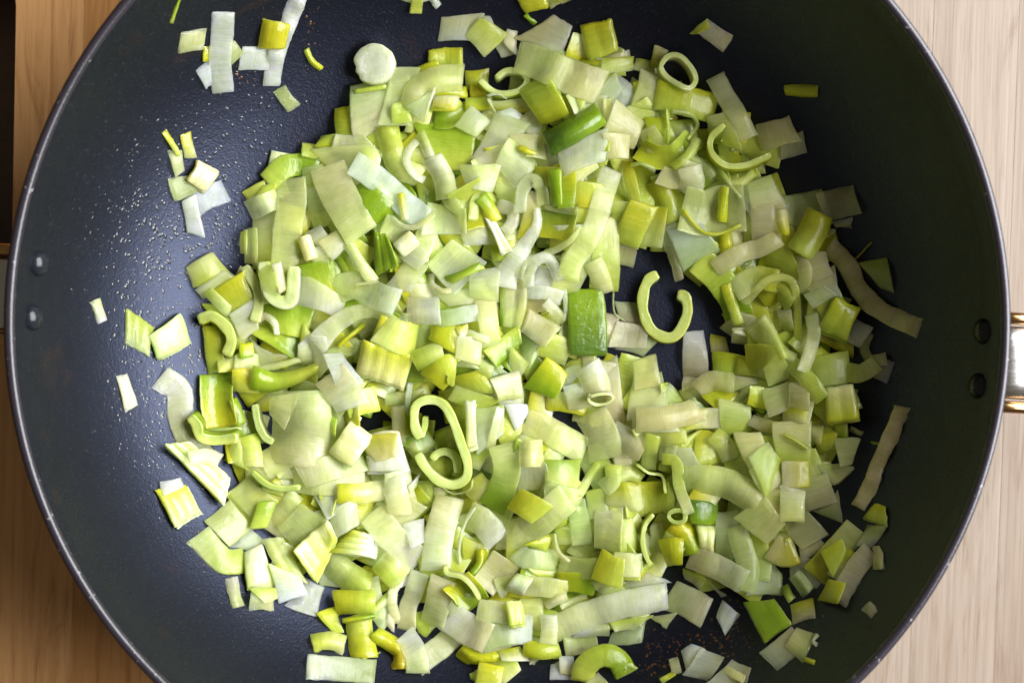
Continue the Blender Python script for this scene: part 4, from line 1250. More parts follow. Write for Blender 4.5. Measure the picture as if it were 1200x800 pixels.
Q TB 615 450 718 445 745 705 610 710 / z1 c.3 / grey glassy strip upright below the U-shaped curl
Q BC 608 705 745 698 740 770 602 790 / z2 / beige lower end of the grey glassy upright strip
Q PC 312 615 440 570 475 760 320 790 / z3 / pale ribbed slice head below the dark hollow
Q PC 315 690 470 680 520 960 275 960 / z2 b1 / long pale slice leading down from the dark hollow
Q LP 470 750 520 745 510 790 480 800 / z3 / tiny pale tip beside the long pale slice below the hollow
Q YB 765 460 850 480 870 560 770 560 / z1 / dark yellow slice at the dark hollow's lower right
Q YL 775 560 960 590 920 690 780 700 / z2 b1 / yellow-lime slice right of the grey glassy upright strip
Q YL 930 590 1100 590 1110 720 920 690 / z3 b2 / bright yellow slice in the middle of the right heap
S PC 130 880 470 960 400 960 520 / z2 b2 / pale folded slice at the hollow's right edge
S YL 60 850 170 900 310 930 400 / z4 / lime edge of the long ribbon right of the dark hollow
S PY 120 900 200 1030 130 1170 150 / z3 b2 / pale arched ribbon right of the dark hollow
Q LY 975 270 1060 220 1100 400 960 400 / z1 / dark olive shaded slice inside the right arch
S PL 50 1070 360 1130 450 1200 600 / z4 / pale strip sloping down through the right heap
S CP 120 690 790 770 730 900 745 / z4 a2 / cream curved slice below the yellow-lime slice
Q CP 900 700 1040 715 1030 740 880 790 / z4 / pale tip beside the cream curved slice
Q BW 20 580 210 630 140 700 30 650 / z3 b1 / beige fold at the white curl's head, below the green ribbed slice
Q TB 140 690 205 630 250 960 150 1000 / z1 c.2 / grey glassy slice beside the hollow tube end
S WB 150 40 640 90 740 110 830 / z3 a2 / beige-white wrinkled slice above the hollow tube end
T 680 450
E WC 18 70 55 75 110 60 180 60 190 90 150 115 90 120 50 95 60 60 / z4 / hollow white tube end right of the vivid lime-green slice
Q WB -90 20 30 -10 60 130 -60 150 / z3 / white crumpled slice beneath the hollow tube end
Q CB 310 140 490 130 570 270 315 275 / z3 / cream pale left half of the big horizontal slice
S CB 140 330 210 520 195 700 150 / z4 a2 / big horizontal cream slice in the right heap's middle
S YC 105 600 215 720 200 830 200 / z3 / yellow end of the big horizontal cream slice
S PL 85 370 310 500 310 620 290 / z2 b1 / pale lime slice under the big horizontal cream slice
Q LL 540 350 700 280 620 370 580 380 / z1 / thin green edge beneath the big horizontal cream slice
Q YL 195 225 255 225 250 260 200 260 / z0 / tiny yellow scrap left of the big horizontal cream slice
S WC 140 190 285 270 330 370 390 / z3 a2 / cream-white curved slice under the hollow tube end
S PV 175 60 170 130 300 150 440 / z3 b2 / translucent pale ribbon left of the cream-white curved slice
Q YL 690 280 770 290 820 440 680 480 / z2 b1 / bright lime slice in the shaded right heap
S LP 100 780 290 850 360 880 440 / z3 a1 / light green tile with white end in the shaded right heap
Q PL 820 90 990 130 1000 270 840 290 / z3 b1 / dull pale slice above the light green tile
S CY 70 1000 210 1080 240 1200 270 / z3 / cream streaked slice at the right heap's middle
Q BC 910 290 1050 290 1130 440 1010 510 / z3 b1 c.1 / pale crumpled slice in the right heap
Q PC 1010 510 1140 440 1180 600 1090 650 / z2 / dull pale slice below the pale crumpled slice
S PC 170 590 560 760 560 900 600 1060 700 / z4 a3 b1 / long smooth curved pale slice over the dark green cap
S LP 55 480 440 560 460 580 600 640 760 / z4 / slim pale ribbon falling past the long smooth curved slice
S LP 80 430 300 410 400 400 500 / z3 / pale lime upright slice below the big horizontal slice
Q PC 470 360 560 365 550 430 465 440 / z3 / small cream tile below the big horizontal slice
Q CC 560 390 640 390 700 500 590 510 / z2 / beige slice between the cream tile and the lime slice
E LL 16 60 330 470 400 520 480 540 500 640 / z4 / thin lime edge bent downward in the right heap
Q YL 280 590 490 590 480 730 300 770 / z2 / yellow-lime slice beneath the bent thin edge
Q YC 165 600 260 580 320 740 160 710 / z3 / yellow slice with pale stripe right of the frilly green slice
S PL 75 215 540 300 520 360 560 / z2 a1 / pale curve above the yellow slice with pale stripe
S PL 90 130 610 190 560 200 470 / z3 / pale folded slice left of the yellow slice with pale stripe
S LP 50 110 460 50 550 0 640 / z4 / frilly light green edge left of the right heap's folds
Q LP 40 640 140 620 160 740 60 780 / z3 / pale lime slice under the frilly light green edge
Q BC 200 410 280 400 300 480 220 500 / z1 / dull beige scrap left of the cream tile
Q DG 640 690 800 705 790 810 660 800 / z2 t1.5 / dark green cap of a thick piece, lower right of the heap
T 440 450
E LP 52 75 262 318 228 240 235 130 310 92 395 118 452 210 500 345 538 460 532 548 465 590 375 570 295 495 245 410 / z5 / large pale green spiral curl at the heap's centre
E LL 36 62 292 190 288 250 268 310 / z5 / inner hook at the spiral curl's upper end
E LP 48 60 330 440 370 402 430 400 475 445 480 520 / z5 / small inner ring at the spiral curl's lower end
Q GV 170 340 300 280 350 360 260 400 / z0 / dark green slice seen through the spiral curl
Q LL 350 290 400 290 400 370 360 370 / z0 / lime scrap standing inside the spiral curl
Q LP 440 150 520 120 540 380 490 390 / z3 / lime slice between spiral curl and white stick
K WC 520 105 582 100 594 355 535 375 / z4 r1 t1.4 / bright white upright stick right of the spiral curl
Q PL 440 90 480 20 720 100 600 160 / z3 b1 / dull lime slice roofing the bright white upright stick
Q PW 590 150 740 130 735 290 600 400 / z3 c.1 / glassy pale slice right of the bright white upright stick
S WP 40 735 140 700 260 670 390 / z4 / shiny white edge of the glassy pale slice
Q LP 535 395 660 390 600 490 545 470 / z2 / lime slice below the bright white upright stick
Q WP 600 480 660 400 720 530 690 540 / z1 / white slice between lime slice and green curved band
S PG 150 745 350 770 480 750 590 680 730 / z4 b2 / olive curved band right of the spiral curl
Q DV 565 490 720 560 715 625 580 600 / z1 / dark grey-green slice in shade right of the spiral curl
S LP 130 560 560 610 620 660 650 / z2 / pale lime slice below the dark grey-green slice
S PC 18 240 570 350 580 450 640 550 620 570 560 / z4 / thin pale ribbon circling under the spiral curl
Q WT 760 120 890 120 900 170 825 275 / z5 c.1 / silvery crumpled leek film below the shiny bluish white pane
Q WT 700 60 860 20 860 120 750 130 / z3 / white slice just above the silvery crumpled film
S CP 150 880 220 1000 260 1100 320 1230 390 / z4 b2 / long olive-cream slice right of the silvery crumpled film
S CC 150 910 330 920 480 / z5 a3 t1.4 / yellowish hollow core piece below the silvery crumpled film
Q WP 840 490 980 480 1000 600 850 610 / z2 / white slice under the yellowish hollow core piece
Q GP 1005 450 1195 445 1180 600 1010 590 / z3 / grey-green square right of the yellowish hollow core piece
Q VP 960 640 1030 580 1200 630 1060 790 / z3 b1 / pale glassy slice right of the yellow-lime leaf
Q YL 770 720 850 612 1050 720 920 820 / z5 b2 / bright yellow-lime leaf with fine veins right of centre
K CW -20 300 130 290 190 500 -30 500 / z3 r1 / broad cream slice left of the spiral curl
Q YC -120 310 120 290 110 420 0 450 / z4 / yellow patch on the broad cream slice
Q CB 100 150 160 150 165 350 110 350 / z2 / beige upright slice left of the spiral curl
Q YL 155 160 195 165 185 280 160 280 / z1 / narrow yellow slice left of the spiral curl
S WW 20 205 -10 190 100 200 200 / z4 / white fibre edge above the spiral curl
Q PV 60 60 280 30 200 110 80 120 / z2 / thin pale green slice above the spiral curl's left
Q PL 180 380 230 340 300 500 250 460 / z3 / pale tip meeting the spiral curl on its left
Q WC 60 530 200 500 240 700 60 740 / z4 b1 / white crumpled ribbon head below the broad cream slice
Q WP 200 600 265 520 240 600 210 640 / z4 / small white flap on the crumpled ribbon
T 0 300
S VT 62 560 258 605 385 / z1 c.3 / thin grey-white glassy scrap alone on bare pan below the left rivets
Q LV 745 310 905 420 880 590 735 510 / z2 r3 b1 / ribbed pale green slice of the lone pair left of the heap
K VV 870 470 1060 335 1115 500 920 600 / z3 r2 t1 / pale folded slice, right one of the lone pair left of the heap
Q WW 688 705 745 690 808 870 738 912 / z1 c.2 / small white wedge lying alone on bare pan at the left
T 200 450
S WV 150 -60 -40 50 40 60 180 110 320 230 470 / z2 r0 b1 / wrinkled white ribbon on the heap's left side on bare pan
K VP -40 360 120 350 330 520 290 690 / z3 r3 a1 t1.4 / broad pale ribbed slice at the foot of the wrinkled white ribbon
S TW 90 110 430 210 420 290 450 / z4 / white flap where wrinkled ribbon meets the broad ribbed slice
K YV -80 620 90 590 170 745 30 830 / z1 r3 t1.2 / yellow striped rectangle on bare pan left of the heap
Q TT -60 570 60 550 80 600 -40 650 / z2 c.35 / shiny glassy end on top of the yellow striped rectangle
S GY 180 265 -60 270 100 300 260 / z3 a-3 / large green slice folded up at its lower edge, heap's left
S GP 30 195 275 300 265 415 260 / z4 / pale cut lip along the large green slice's foot
Q GG 355 100 390 75 440 215 395 245 / z4 t1.2 / small green tab beside the large green slice
E GY 60 60 110 190 150 240 175 310 260 330 390 315 / z3 o0,-20 / bright green upturned corner under the large green slice
Q YL 365 -80 500 -90 510 50 362 40 / z4 / small olive square between the two big green pieces
Q PL 330 440 400 310 440 460 450 490 / z1 / dull green slice below the large green slice
S LP 95 460 300 480 380 490 480 / z2 a1 / lime curved slice below the large green slice
E PV 42 70 490 120 510 230 550 310 600 340 / z3 / grey-green curl left of the big pale petal
Q PC 520 420 620 360 710 540 590 550 / z2 / glossy pale slice below the grey-green curl
Q PC 590 80 750 55 660 260 580 180 / z4 / cream flap on the big pale petal's left
S PC 320 760 40 770 200 760 330 740 480 / z3 a5 b2 / big pale petal-shaped slice on the heap's left
Q GL 850 60 960 200 950 290 880 240 / z2 / dark lime gap right of the big pale petal
Q PV 870 70 960 -10 1020 110 960 220 / z1 / grey slice behind the big pale petal
S CW 180 930 -60 1020 60 1060 140 / z3 / white ribbon end above the folded cream slices
K CC 930 400 1060 215 1180 300 1050 475 / z4 r2 t1.3 / folded cream slice right of the big pale petal
S CP 130 760 540 900 500 1130 430 / z3 / wide flat pale ribbon under the big pale petal
S PC 120 720 560 900 580 1140 560 / z2 / lower pale ribbon parallel to the flat ribbon
S YC 120 980 640 1100 640 1250 620 / z4 a2 / lime-yellow smooth slice left of the crumpled white ribbon
E LG 36 65 475 510 550 580 640 610 755 605 / z4 o0,10 / bright lime bowed strip on the heap's lower left
Q PL 550 600 660 620 640 655 560 640 / z2 / small pale layer beneath the bowed lime strip
Q PV 340 645 440 550 620 690 470 780 / z4 b1 / pale green wet square on the heap's lower left
Q GL 515 700 620 690 560 840 470 845 / z4 t1.3 / green wedge next to the pale green wet square
T 200 560
Q VV 200 245 345 125 480 290 350 400 / z3 c.2 / wet translucent white slice at the heap's lower left tip
S PL 150 160 330 310 480 430 480 / z2 b1 / pale lime slice with shiny front, lowest left of the heap
Q WV 375 400 470 300 540 370 520 430 / z2 / bluish white scrap right of the wet translucent slice
S CP 90 600 260 680 180 740 90 / z2 b1 / beige slice with straight folds at the heap's lower left
Q BC 540 280 590 240 660 340 640 350 / z1 / beige scrap below the straight folded slice
Q VP 635 290 770 150 915 250 735 425 / z4 b1 / large square pale slice shining on the heap's lower left
K PL 735 425 915 255 955 350 850 590 / z4 r3 t1.3 / glossy pale lime ribbed slice below the large square slice
Q WW 830 60 970 30 1000 150 920 220 / z2 / white slice right of the large square slice
Q WW 930 200 1080 120 1100 270 960 350 / z3 b2 / smooth white slice above the yellow-white ribbed chunk
S LL 16 975 110 940 220 / z4 / thin lime fibre lying on the smooth white slice
Q YL 1085 120 1180 130 1150 280 1100 280 / z2 / yellow slice behind the smooth white slice
Q PV 1130 270 1200 160 1260 230 1200 320 / z2 / pale corner right of the yellow slice, lower left heap
Q PP 545 370 660 355 790 600 620 520 / z3 r2 / pale square slice with fine stripes at the heap's lower edge
Q PT 575 500 750 560 795 685 635 735 / z3 c.1 / glassy lower end of the fine striped square slice
K WP 440 440 535 400 600 620 460 640 / z3 r1 / white ribbed slice at the heap's lower left edge
S WV 75 360 580 375 680 400 750 / z3 a1 / white rolled end of the lowest left slices
S WC 150 470 700 560 700 600 700 / z4 a3 b1 / white folded slice with lime corner, lower left heap edge
Q LP 460 640 620 640 635 700 560 730 / z5 / lime corner on the white folded slice
Q TT 680 740 790 585 895 640 855 800 / z0 c.45 / see-through film on bare pan below the fine striped slice
K YW 920 440 1060 300 1200 330 1180 470 / z4 r4 a3 t2 / yellow-white ribbed chunk at the heap's lower left
S PL 150 930 470 1030 560 1170 640 / z3 a3 / flat cut face of the yellow-white ribbed chunk
Q WV 880 500 950 480 1000 630 880 620 / z3 / white stub hanging below the ribbed chunk
S LP 200 1240 590 1290 540 1330 480 / z5 a5 t2 / thick pale lime half cylinder at the heap's lower left
T 340 660
Q LL 300 110 360 100 400 160 310 150 / z1 / lime slice below the ribbed chunk and half cylinder
S YL 150 260 225 380 225 495 220 / z3 a4 t1.3 / yellow-lime half tube at the heap's lower left edge
Q YL 160 290 260 250 310 400 260 410 / z2 / flared yellow flap left of the yellow-lime half tube
S LY 160 395 300 410 400 435 545 / z3 a2 / translucent lime cup-shaped slice with shiny ridge, lower left
S YG 40 310 335 400 320 495 305 / z4 a2 / bright lime ridge at the top of the cup-shaped slice
S LP 115 135 460 230 450 320 470 / z2 a3 t1.3 / short pale lime tube on bare pan, lower left
S YG 14 420 550 480 540 530 520 / z3 / thin yellow lip below the cup-shaped slice
S YO 110 490 410 580 460 650 520 650 610 / z4 a3 t1.3 / curved golden yellow slice on bare pan, lower left
S WV 140 100 602 300 615 500 630 / z2 r0 b1 / white rectangular ribbed slice alone below the heap, lower left
S TW 60 135 540 135 670 / z1 c.3 / glassy end of the white rectangular slice
Q LP 480 270 600 130 620 190 500 290 / z2 / dull pale slice below the thick half cylinder
Q VP 490 300 600 210 600 290 540 380 / z1 / grey fibrous slice behind the white looped ribbon
S WC 52 720 80 620 130 600 230 630 350 / z4 b2 / white looped ribbon at the heap's lower left
S WC 95 760 50 720 180 690 260 680 390 / z4 b1 / bright white straight ribbon inside the white loop
Q CC 560 350 580 290 620 300 610 400 / z2 / beige slice seen inside the white looped ribbon
S WV 130 670 410 740 540 750 640 / z4 / wet white ribbon end touching bare pan, heap's bottom
S WV 135 740 590 880 490 1000 380 / z3 / broad pale ribbon running up right from the wet white end
Q CP 830 60 970 110 890 380 765 330 / z5 b1 / upright cream slice at the heap's lower middle
Q PW 970 180 1050 260 940 330 910 300 / z3 / pale corner right of the upright cream slice
S YG 150 970 100 1040 170 1090 250 / z2 a-3 / shaded olive hollow right of the upright cream slice
S LL 110 760 280 790 360 830 390 / z2 / dark lime slice left of the upright cream slice
E CP 26 60 910 20 920 60 1000 80 1060 130 1110 210 / z4 / pale rolled edge over the shaded olive hollow
S YY 90 1000 500 1090 550 1220 530 / z2 a3 t1.4 / bright yellow curved slice under the heap's lower middle
S WC 180 930 310 1050 390 1160 440 / z5 b2 / crumpled white ribbon above the bright yellow curved slice
S WV 150 1090 460 1190 440 1330 400 / z4 a2 / pale grey ribbon trailing right of the crumpled white ribbon
Q YL 1110 575 1250 600 1220 740 1080 740 / z3 t1.3 / yellow square slice cut by the photo's bottom edge
Q LL 1055 650 1095 620 1090 690 1060 670 / z1 / tiny lime scrap left of the yellow bottom square
Q PV 1230 550 1310 530 1350 620 1250 700 / z2 c.15 / glassy pale flap right of the yellow bottom square
T 440 560
S WC 140 100 0 130 120 150 220 / z5 b2 / white crumpled ribbon folded below the broad cream slice
Q CC 70 210 200 120 300 180 160 300 / z4 / cream triangle on the crumpled white ribbon
Q WT 165 270 285 235 290 370 210 410 / z5 / silvery wrinkled patch at the heap's lower left centre
S PW 160 -20 200 80 330 180 420 250 500 / z4 b2 / wide pale ribbon slanting toward the thick half cylinder
S CW 170 440 110 400 240 370 370 350 540 / z5 b2 / long white ribbon hanging down the heap's lower centre
S WW 30 580 170 520 270 490 400 495 500 / z6 a1 / shiny folded edge of the long white hanging ribbon
S CC 40 315 220 310 300 290 380 / z3 / pale edge left of the long white hanging ribbon
Q CL 350 60 410 80 400 170 355 200 / z3 / pale upright tab above the long white hanging ribbon
S PW 150 540 210 640 270 720 370 / z4 b2 / pale slice right of the long white hanging ribbon
Q LY 520 360 660 420 600 560 540 520 / z2 / olive slice below the pale slice, lower centre
S YG 60 620 420 620 500 570 570 / z3 a2 / small green fold at the heap's lower centre
Q LV 600 170 800 190 740 290 720 250 / z2 / dark lime gap slice left of the bright yellow-lime leaf
S PP 160 1130 110 950 260 830 330 720 330 / z3 b3 / curved pale ribbon sweeping below the yellow-lime leaf
S WP 110 830 430 880 470 980 475 1070 480 / z4 / white front of the curved pale ribbon's fold
Q YL 860 390 1050 320 1000 435 900 400 / z4 / lime pointed slice inside the curved ribbon's fold
Q LL 970 310 1120 220 1110 280 1000 320 / z3 / lime slice above the lime pointed slice
S PC 36 1045 330 1060 420 1130 490 / z5 / thin pale ribbon descending from the lime pointed slice
Q LP 1060 280 1140 300 1150 380 1070 380 / z2 / small pale lime slice right of the curved fold
S VP 110 1170 140 1200 260 1215 390 / z4 b2 / pale green slice draped at the heap's lower right centre
S PL 110 1080 510 1200 530 1340 530 1560 545 / z4 b1 / long pale ribbon lying horizontally below the curved fold
Q CB 580 580 690 430 840 530 690 680 / z4 / beige translucent diamond at the heap's lower centre
Q PW 695 590 840 550 760 700 740 700 / z5 / pale wedge on the beige diamond
K PW 830 550 920 580 860 690 765 650 / z6 r1 a2 / shiny white knob on the beige diamond's right
S WC 110 870 630 980 640 1120 660 / z5 b2 / white curved ribbon right of the shiny white knob
S PC 60 990 720 1060 650 1125 650 / z4 a1 / rolled cream end at the white curved ribbon's right
Q YG 1070 570 1230 560 1250 640 1100 640 / z2 / yellow-green slice below the long horizontal ribbon
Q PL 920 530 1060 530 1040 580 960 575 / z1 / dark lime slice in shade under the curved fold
T 560 660
S PW 130 0 270 90 280 220 290 / z5 b1 / pale slice with white bars at the heap's lower centre
K PL 160 220 260 220 270 350 190 360 / z6 r2 / white-barred lime tile at the heap's bottom middle
Q PC 250 210 380 200 390 400 270 380 / z4 / pale cream slice right of the white-barred tile
S PW 170 10 440 150 390 320 380 / z4 b1 / broad pale ribbon at the heap's bottom middle
S CW 165 430 390 620 310 850 240 1110 190 / z6 a2 b1 / long broad white band with wet glints, lower right of centre
S WC 100 410 300 420 390 415 470 / z7 / folded pale left end of the long white band
Q PC 480 230 630 175 640 210 500 270 / z5 / pale edge above the long white band
S CC 60 400 250 450 220 520 190 / z6 a2 / little white loop above the long white band's left end
S PC 175 1120 180 1240 230 1340 290 / z5 b1 / pale olive ribbon continuing right of the long white band
Q BW 880 80 1000 50 1130 110 870 150 / z4 / grey beige slice behind the long white band
S YG 100 460 110 570 110 690 140 / z3 / yellow-green slice behind the long white band
Q PV 660 90 860 110 740 170 700 150 / z3 / dark pale slice above the long white band
S WP 75 560 400 680 390 770 385 / z4 a2 / rolled pale slice under the long white band
Q PC 505 430 690 420 700 500 520 540 / z3 / cream slice above the green arch at the bottom
S LG 130 610 690 628 610 680 555 760 535 830 570 868 640 / z5 a0.6 b7 t1.4 / bright green arched half ring near the photo's bottom edge
Q WP 640 680 700 635 780 720 620 740 / z3 / pale slice poking out from under the green arch
Q TB 480 545 560 540 565 645 485 640 / z2 c.2 / grey translucent square left of the green arch
Q TT 430 590 485 570 570 675 425 675 / z1 c.4 / glassy film left of the green arch near the bottom edge
S YL 110 270 490 370 510 480 500 / z4 a2 b2 t1.2 / yellow-lime cupped slice under the long white band's left
Q YC 120 500 240 490 290 560 150 560 / z3 / dull yellow slice left of the yellow-lime cupped slice
Q LP 60 560 210 550 250 620 150 700 / z2 c.1 / pale lime glassy slice near the photo's bottom edge
Q BB 290 545 370 550 330 590 310 585 / z1 / beige tip below the yellow-lime cupped slice
Q LP 790 340 1000 310 900 380 820 390 / z2 / pale green slice under the long white band's right
Q VP 790 400 985 330 960 455 765 470 / z1 / grey-green rectangular slice on dark pan below the white band
Q PV 1000 310 1165 285 1100 380 1090 370 / z3 / pale pointed tip below the pale olive ribbon
T 680 560
Q WP 88 195 245 172 235 440 80 410 / z6 b2 / pale green-white upright slice with a glint at its foot
S PC 130 200 500 300 510 355 510 / z4 / pale square beside the glinting upright slice's foot
S YL 170 95 500 170 540 250 560 / z5 / lime lower end of the glinting upright slice
Q PL 245 240 300 235 355 420 240 430 / z4 / pale lime slice right of the glinting upright slice
E YL 26 70 430 215 385 270 365 350 375 430 410 510 / z5 / thin lime arc edge standing right of the glinting upright slice
Q BV 420 290 480 270 490 400 420 420 / z2 / grey-beige slice inside the lime arc
S YY 170 480 440 540 430 600 430 / z5 a2 / lime triangular slice right of the lime arc
Q LP 500 310 615 410 590 450 470 390 / z5 / pale cut top of the lime triangular slice
S YG 140 540 270 610 340 650 450 / z4 a3 / olive curled slice above the lime triangular slice
R LG 26 40 520 210 560 190 610 200 610 250 560 260 525 240 / z5 / small dark green hole ring in the lower right heap
K PC 680 275 800 280 780 435 690 410 / z4 r2 a1 t1.8 / cream stub below the dark green cap
S BW 140 640 460 800 520 960 610 / z6 b2 / broad beige ribbon slanting in the heap's lower right
Q LW 610 540 720 590 690 640 620 590 / z2 / small lime scrap under the broad beige ribbon's left end
Q VT 755 610 850 680 820 690 / z1 / grey pointed sliver below the broad beige ribbon
Q PV 800 200 920 180 900 470 800 440 / z4 / pale grey-green slice left of the wide pale fold, lower right
S PV 130 910 280 960 430 990 560 960 660 / z5 / wide pale fold at the heap's lower right
S LV 90 1010 330 1070 450 1060 600 / z3 / dull green ribbon right of the wide pale fold
Q PC 900 230 1080 110 1200 270 1100 390 / z6 b1 / large beige slice at the right heap's lower edge
Q LY 960 330 1020 330 1100 400 1080 430 / z2 / olive patch below the large beige slice
S CY 150 1120 400 1190 440 1260 420 / z6 t1.3 / cream-yellow tile at the lower right heap's tip
Q TV 980 680 1110 470 1180 560 1180 680 / z1 c.3 / grey glassy slice above the wet green slice
Q WT 795 810 830 710 935 800 850 920 / z3 / whitish diamond on dark pan at the band's right end
T 880 580
S WC 140 245 -20 240 150 / z5 / pale upright ribbon end at the right heap's edge
Q BB 190 155 330 110 440 225 300 300 / z3 / pinkish white slice with wet drops, right heap edge
Q BB 280 300 400 250 430 290 300 390 / z2 c.15 / mauve grey slice under the wet pinkish slice
S TT 120 230 420 330 430 420 500 / z1 c.3 / glassy pale slice at the right lower cluster's left
S VV 95 255 460 335 565 / z4 a4 t1.2 / small grey-green rolled tube at the heap's lower right
S PY 150 620 190 530 290 430 400 370 470 / z4 b1 / long pale and yellow slice leaning in the right lower cluster
Q YL 410 330 530 260 560 330 480 480 / z5 / yellow patch on the leaning pale slice
S YC 90 600 330 530 420 480 480 / z4 / yellow strip along the right lower cluster's middle
Q YY 450 490 550 510 500 630 388 610 / z5 t1.2 / bright yellow tip at the bottom of the right lower cluster
S CB 120 700 320 620 420 500 620 / z4 / cream ragged slice at the right lower cluster's edge
S BC 66 715 325 745 330 742 430 / z5 a2 / cream rolled end at the far right of the lower cluster
K YL 720 45 790 70 790 180 655 125 / z4 r2 / yellow-lime ribbed slice above the right lower cluster
Q VT 680 170 790 180 700 310 620 290 / z2 c.2 / grey glassy slice below the yellow-lime ribbed slice
Q CC 645 665 690 625 745 665 705 710 / z1 t1 / tiny pale square alone on dark pan, lower right
Q YB 230 640 360 600 370 715 240 755 / z2 / olive-yellow square with glints, right of the wet green slice
S GL 50 190 530 240 610 / z1 / small green stick above the olive-yellow square
K GG -45 620 130 600 230 750 80 860 / z3 t1.3 / wet bright green slice on dark pan, lower right
T 760 660
S TB 140 700 570 790 500 880 420 / z2 / beige wet slice, pale end turned up, lower right
Q CP 800 480 870 370 985 410 900 580 / z3 b1 / cream ragged end of the beige wet slice
S YY 26 910 555 970 575 / z4 / tiny yellow tip of the cream ragged end
S CC 22 985 410 965 450 985 470 / z4 / curled corner on the cream ragged end
Q TB 190 510 250 470 330 500 230 640 / z1 c.15 / brownish pale layer of the lower right slice pair
Q TB 200 650 305 490 440 545 350 680 / z2 / brownish pale pentagon slice near the bottom edge, right
S BC 50 145 550 165 640 / z2 / small cream edge left of the brownish pentagon slice
S LY 28 75 690 145 635 / z1 / thin olive stick on browned pan near the bottom edge
Q TB 340 700 490 560 590 610 560 720 / z2 / brownish slice with cream strip at the bottom edge
S CC 42 445 615 560 675 / z3 / cream strip lying on the brownish slice at the bottom edge
T 880 480
S BB 90 885 -20 830 130 740 320 700 440 625 570 / z2 w1 b1 c.05 / long narrow grey strip alone on the pan's dark right side
S GL 24 700 185 755 205 / z0 / tiny green scrap beside the long narrow grey strip
S BV 30 580 110 650 140 / z1 / faint pale scrap right of the heap above the narrow grey strip
Q CL 130 80 350 70 340 330 180 320 / z4 b1 / pale yellowish slice at the right heap's outer part
S LL 28 190 150 260 180 335 225 / z5 / lime streaked edge on the pale yellowish slice
S CY 150 185 380 270 375 345 375 / z5 / yellow-cream band below the lime streaked edge
S CP 140 245 430 245 550 240 650 / z4 / upright pale ribbon below the yellow-cream band
Q PC 320 400 440 370 500 540 320 600 / z4 b1 / round-edged pale slice at the heap's right rim
Q PV 430 570 500 480 525 650 370 590 / z3 / pale pointed slice at the heap's right rim
Q PC 485 165 640 165 590 320 530 330 / z4 b1 / pale shell-like slice at the heap's right edge
Q PC 400 330 530 320 595 340 490 430 / z3 / pale flat slice below the shell-like slice
Q LV 490 410 600 345 510 435 / z2 / thin green underside at the heap's right edge
Q YL 385 160 500 120 480 230 410 255 / z3 / yellow small slice left of the shell-like slice
Q YG 500 70 560 60 560 165 500 150 / z2 / green-yellow tab below the thick cream-yellow block
Q PC 340 100 420 90 400 200 350 170 / z3 / cream scrap left of the small yellow slice
Q PL 0 280 100 200 170 300 90 500 / z3 b1 / dull pale slice in the right heap beside the outer ribbon
Q LY 60 160 160 170 170 290 100 230 / z2 / olive slice left of the pale yellowish slice
Q PC 80 500 180 480 170 660 90 560 / z3 / pale slice left of the upright pale ribbon's foot
"""

def build_filling():
    """the pieces lower in the heap, seen only through the gaps"""
    parts, n = [], 0
    while n < 640:
        px, py = rng.uniform(230, 1040), rng.uniform(60, 780)
        if not inside(HEAP, px, py) or inside(HOLE, px, py): continue
        a = rng.uniform(0, math.pi)
        L, W = rng.uniform(34, 62), rng.uniform(22, 34)
        d = np.array((math.cos(a), math.sin(a))); e = np.array((-d[1], d[0]))
        c = np.array((px, py))
        q = [c - d * L / 2 - e * W / 2, c + d * L / 2 - e * W / 2, c + d * L / 2 + e * W / 2, c - d * L / 2 + e * W / 2]
        if any(inside(HOLE, *p) or not inside(HEAP, *p) for p in q): 
            if rng.random() < 0.8: continue
        P, _, _ = grid_quad(q, 9, 5)
        t = 0.0008
        X = drape(P, t, 0.8, curl(L), 0, 0, 0, soft(9, 5, 0.0004))
        k = 'YLLYLVLYLPG'
        C = colours(k[rng.integers(len(k))], k[rng.integers(len(k))], 9, 5, 'v')
        parts.append(Slab(X, t, C, fibre_uv(X, 'u')).build())
        commit(X, t)
        n += 1
    o = to_object('leek_pieces', parts)
    tag(o, 'chopped leek pieces buried lower in the heap, showing through its gaps', 'leek pieces', kind='stuff')

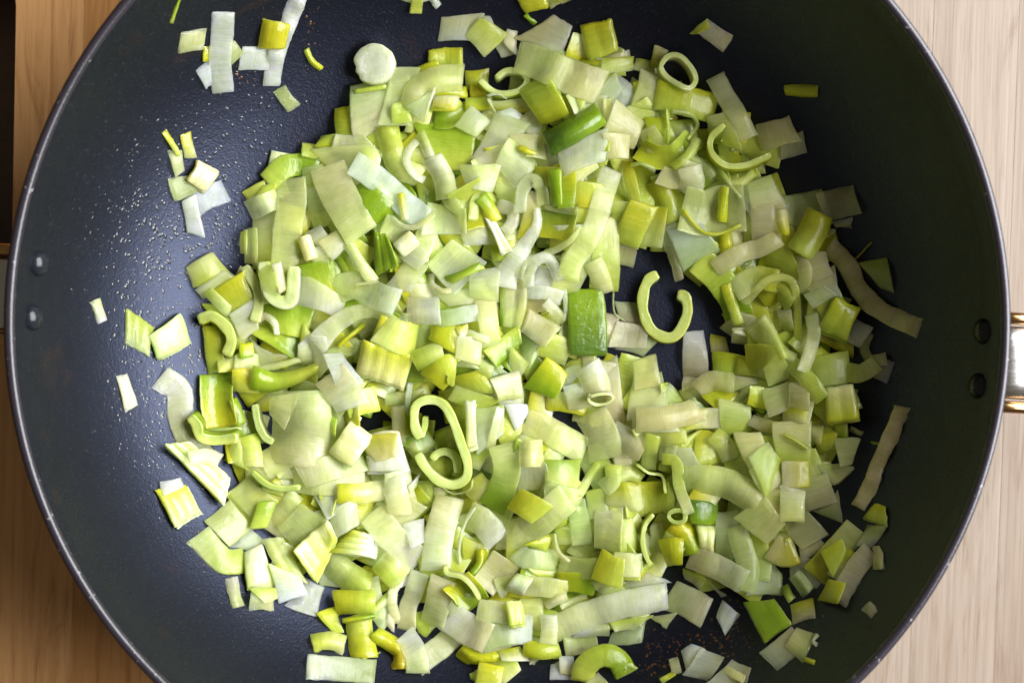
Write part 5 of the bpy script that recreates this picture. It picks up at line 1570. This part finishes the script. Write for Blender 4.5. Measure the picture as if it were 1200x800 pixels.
def dome_field(name, spots, mat, label, squash=0.17):
    V, F = [], []
    for px, py, r in spots:
        x, y, z = hit_pan(px, py)
        rr = math.hypot(x, y)
        if rr > 0.146: continue
        sl = math.atan(pan_slope(rr))
        rad = Vector((x / rr, y / rr, 0))
        nrm = -rad * math.sin(sl) + Vector((0, 0, math.cos(sl)))
        t1 = Vector((-y / rr, x / rr, 0)); t2 = nrm.cross(t1)
        b = Vector((x, y, z)); o = len(V)
        k = 7; el = random.uniform(0.6, 1.7); ph = random.uniform(0, 6.28)
        V.append(b + nrm * r * squash)
        for q, hh in ((0.6, 0.75), (1.0, -0.1)):
            for i in range(k):
                a = 2 * math.pi * i / k
                lx, ly = math.cos(a) * el, math.sin(a) / el
                lx, ly = lx * math.cos(ph) - ly * math.sin(ph), lx * math.sin(ph) + ly * math.cos(ph)
                V.append(b + (t1 * lx + t2 * ly) * r * q * random.uniform(0.85, 1.15) + nrm * r * squash * hh)
        for i in range(k):
            j = (i + 1) % k
            F.append((o, o + 1 + i, o + 1 + j)); F.append((o + 1 + i, o + 1 + k + i, o + 1 + k + j, o + 1 + j))
    o = mesh_obj(name, V, F, mat)
    tag(o, label, name.replace('_', ' '), kind='stuff')

def build_drops():
    spots = []
    def cloud(cx, cy, sx, sy, n, r0, r1):
        for _ in range(n):
            px, py = rng.normal(cx, sx), rng.normal(cy, sy)
            if not inside(HEAP, px, py): spots.append((px, py, rng.uniform(r0, r1) ** 1.0))
    cloud(185, 300, 32, 60, 380, 0.0001, 0.00084)
    cloud(165, 250, 40, 60, 170, 0.0001, 0.00068)
    cloud(215, 430, 22, 40, 170, 0.0001, 0.00080)
    cloud(180, 500, 30, 50, 200, 0.0001, 0.00060)
    cloud(285, 150, 45, 35, 130, 0.0001, 0.00072)
    cloud(120, 180, 60, 90, 260, 0.0001, 0.0003)
    cloud(250, 260, 22, 40, 170, 0.0001, 0.00070)
    cloud(240, 620, 50, 60, 170, 0.0001, 0.00026)
    cloud(300, 730, 60, 40, 260, 0.0001, 0.0003)
    cloud(400, 60, 120, 60, 380, 0.00008, 0.00026)
    cloud(1060, 320, 30, 80, 330, 0.00008, 0.00026)
    cloud(1060, 470, 30, 60, 330, 0.00008, 0.00028)
    cloud(780, 400, 50, 40, 140, 0.0001, 0.0003)
    cloud(900, 760, 70, 30, 180, 0.0001, 0.0003)
    for _ in range(900):
        spots.append((rng.uniform(20, 1180), rng.uniform(0, 800), rng.uniform(0.00006, 0.00018)))
    spots[:] = [s for s in spots if 0 < hit_pan(s[0], s[1])[2] < 0.07]
    dome_field('oil_droplets', spots, M_OIL, 'tiny clear oil droplets spread over the black pan floor')
    b = []
    for cx, cy, sx, sy, n in ((790, 775, 25, 20, 150), (860, 745, 30, 22, 120), (245, 632, 14, 12, 26), (282, 88, 10, 8, 20), (362, 25, 4, 22, 16), (900, 715, 30, 16, 50)):
        for _ in range(n):
            b.append((rng.normal(cx, sx), rng.normal(cy, sy), rng.uniform(0.00015, 0.0006)))
    dome_field('browned_bits', b, M_BROWN, 'small browned juice spots stuck to the pan near its lower edge', 0.2)

build_setting()
build_pan()
build_filling()
for rec in parse(PIECES):
    make_piece(rec)
build_drops()
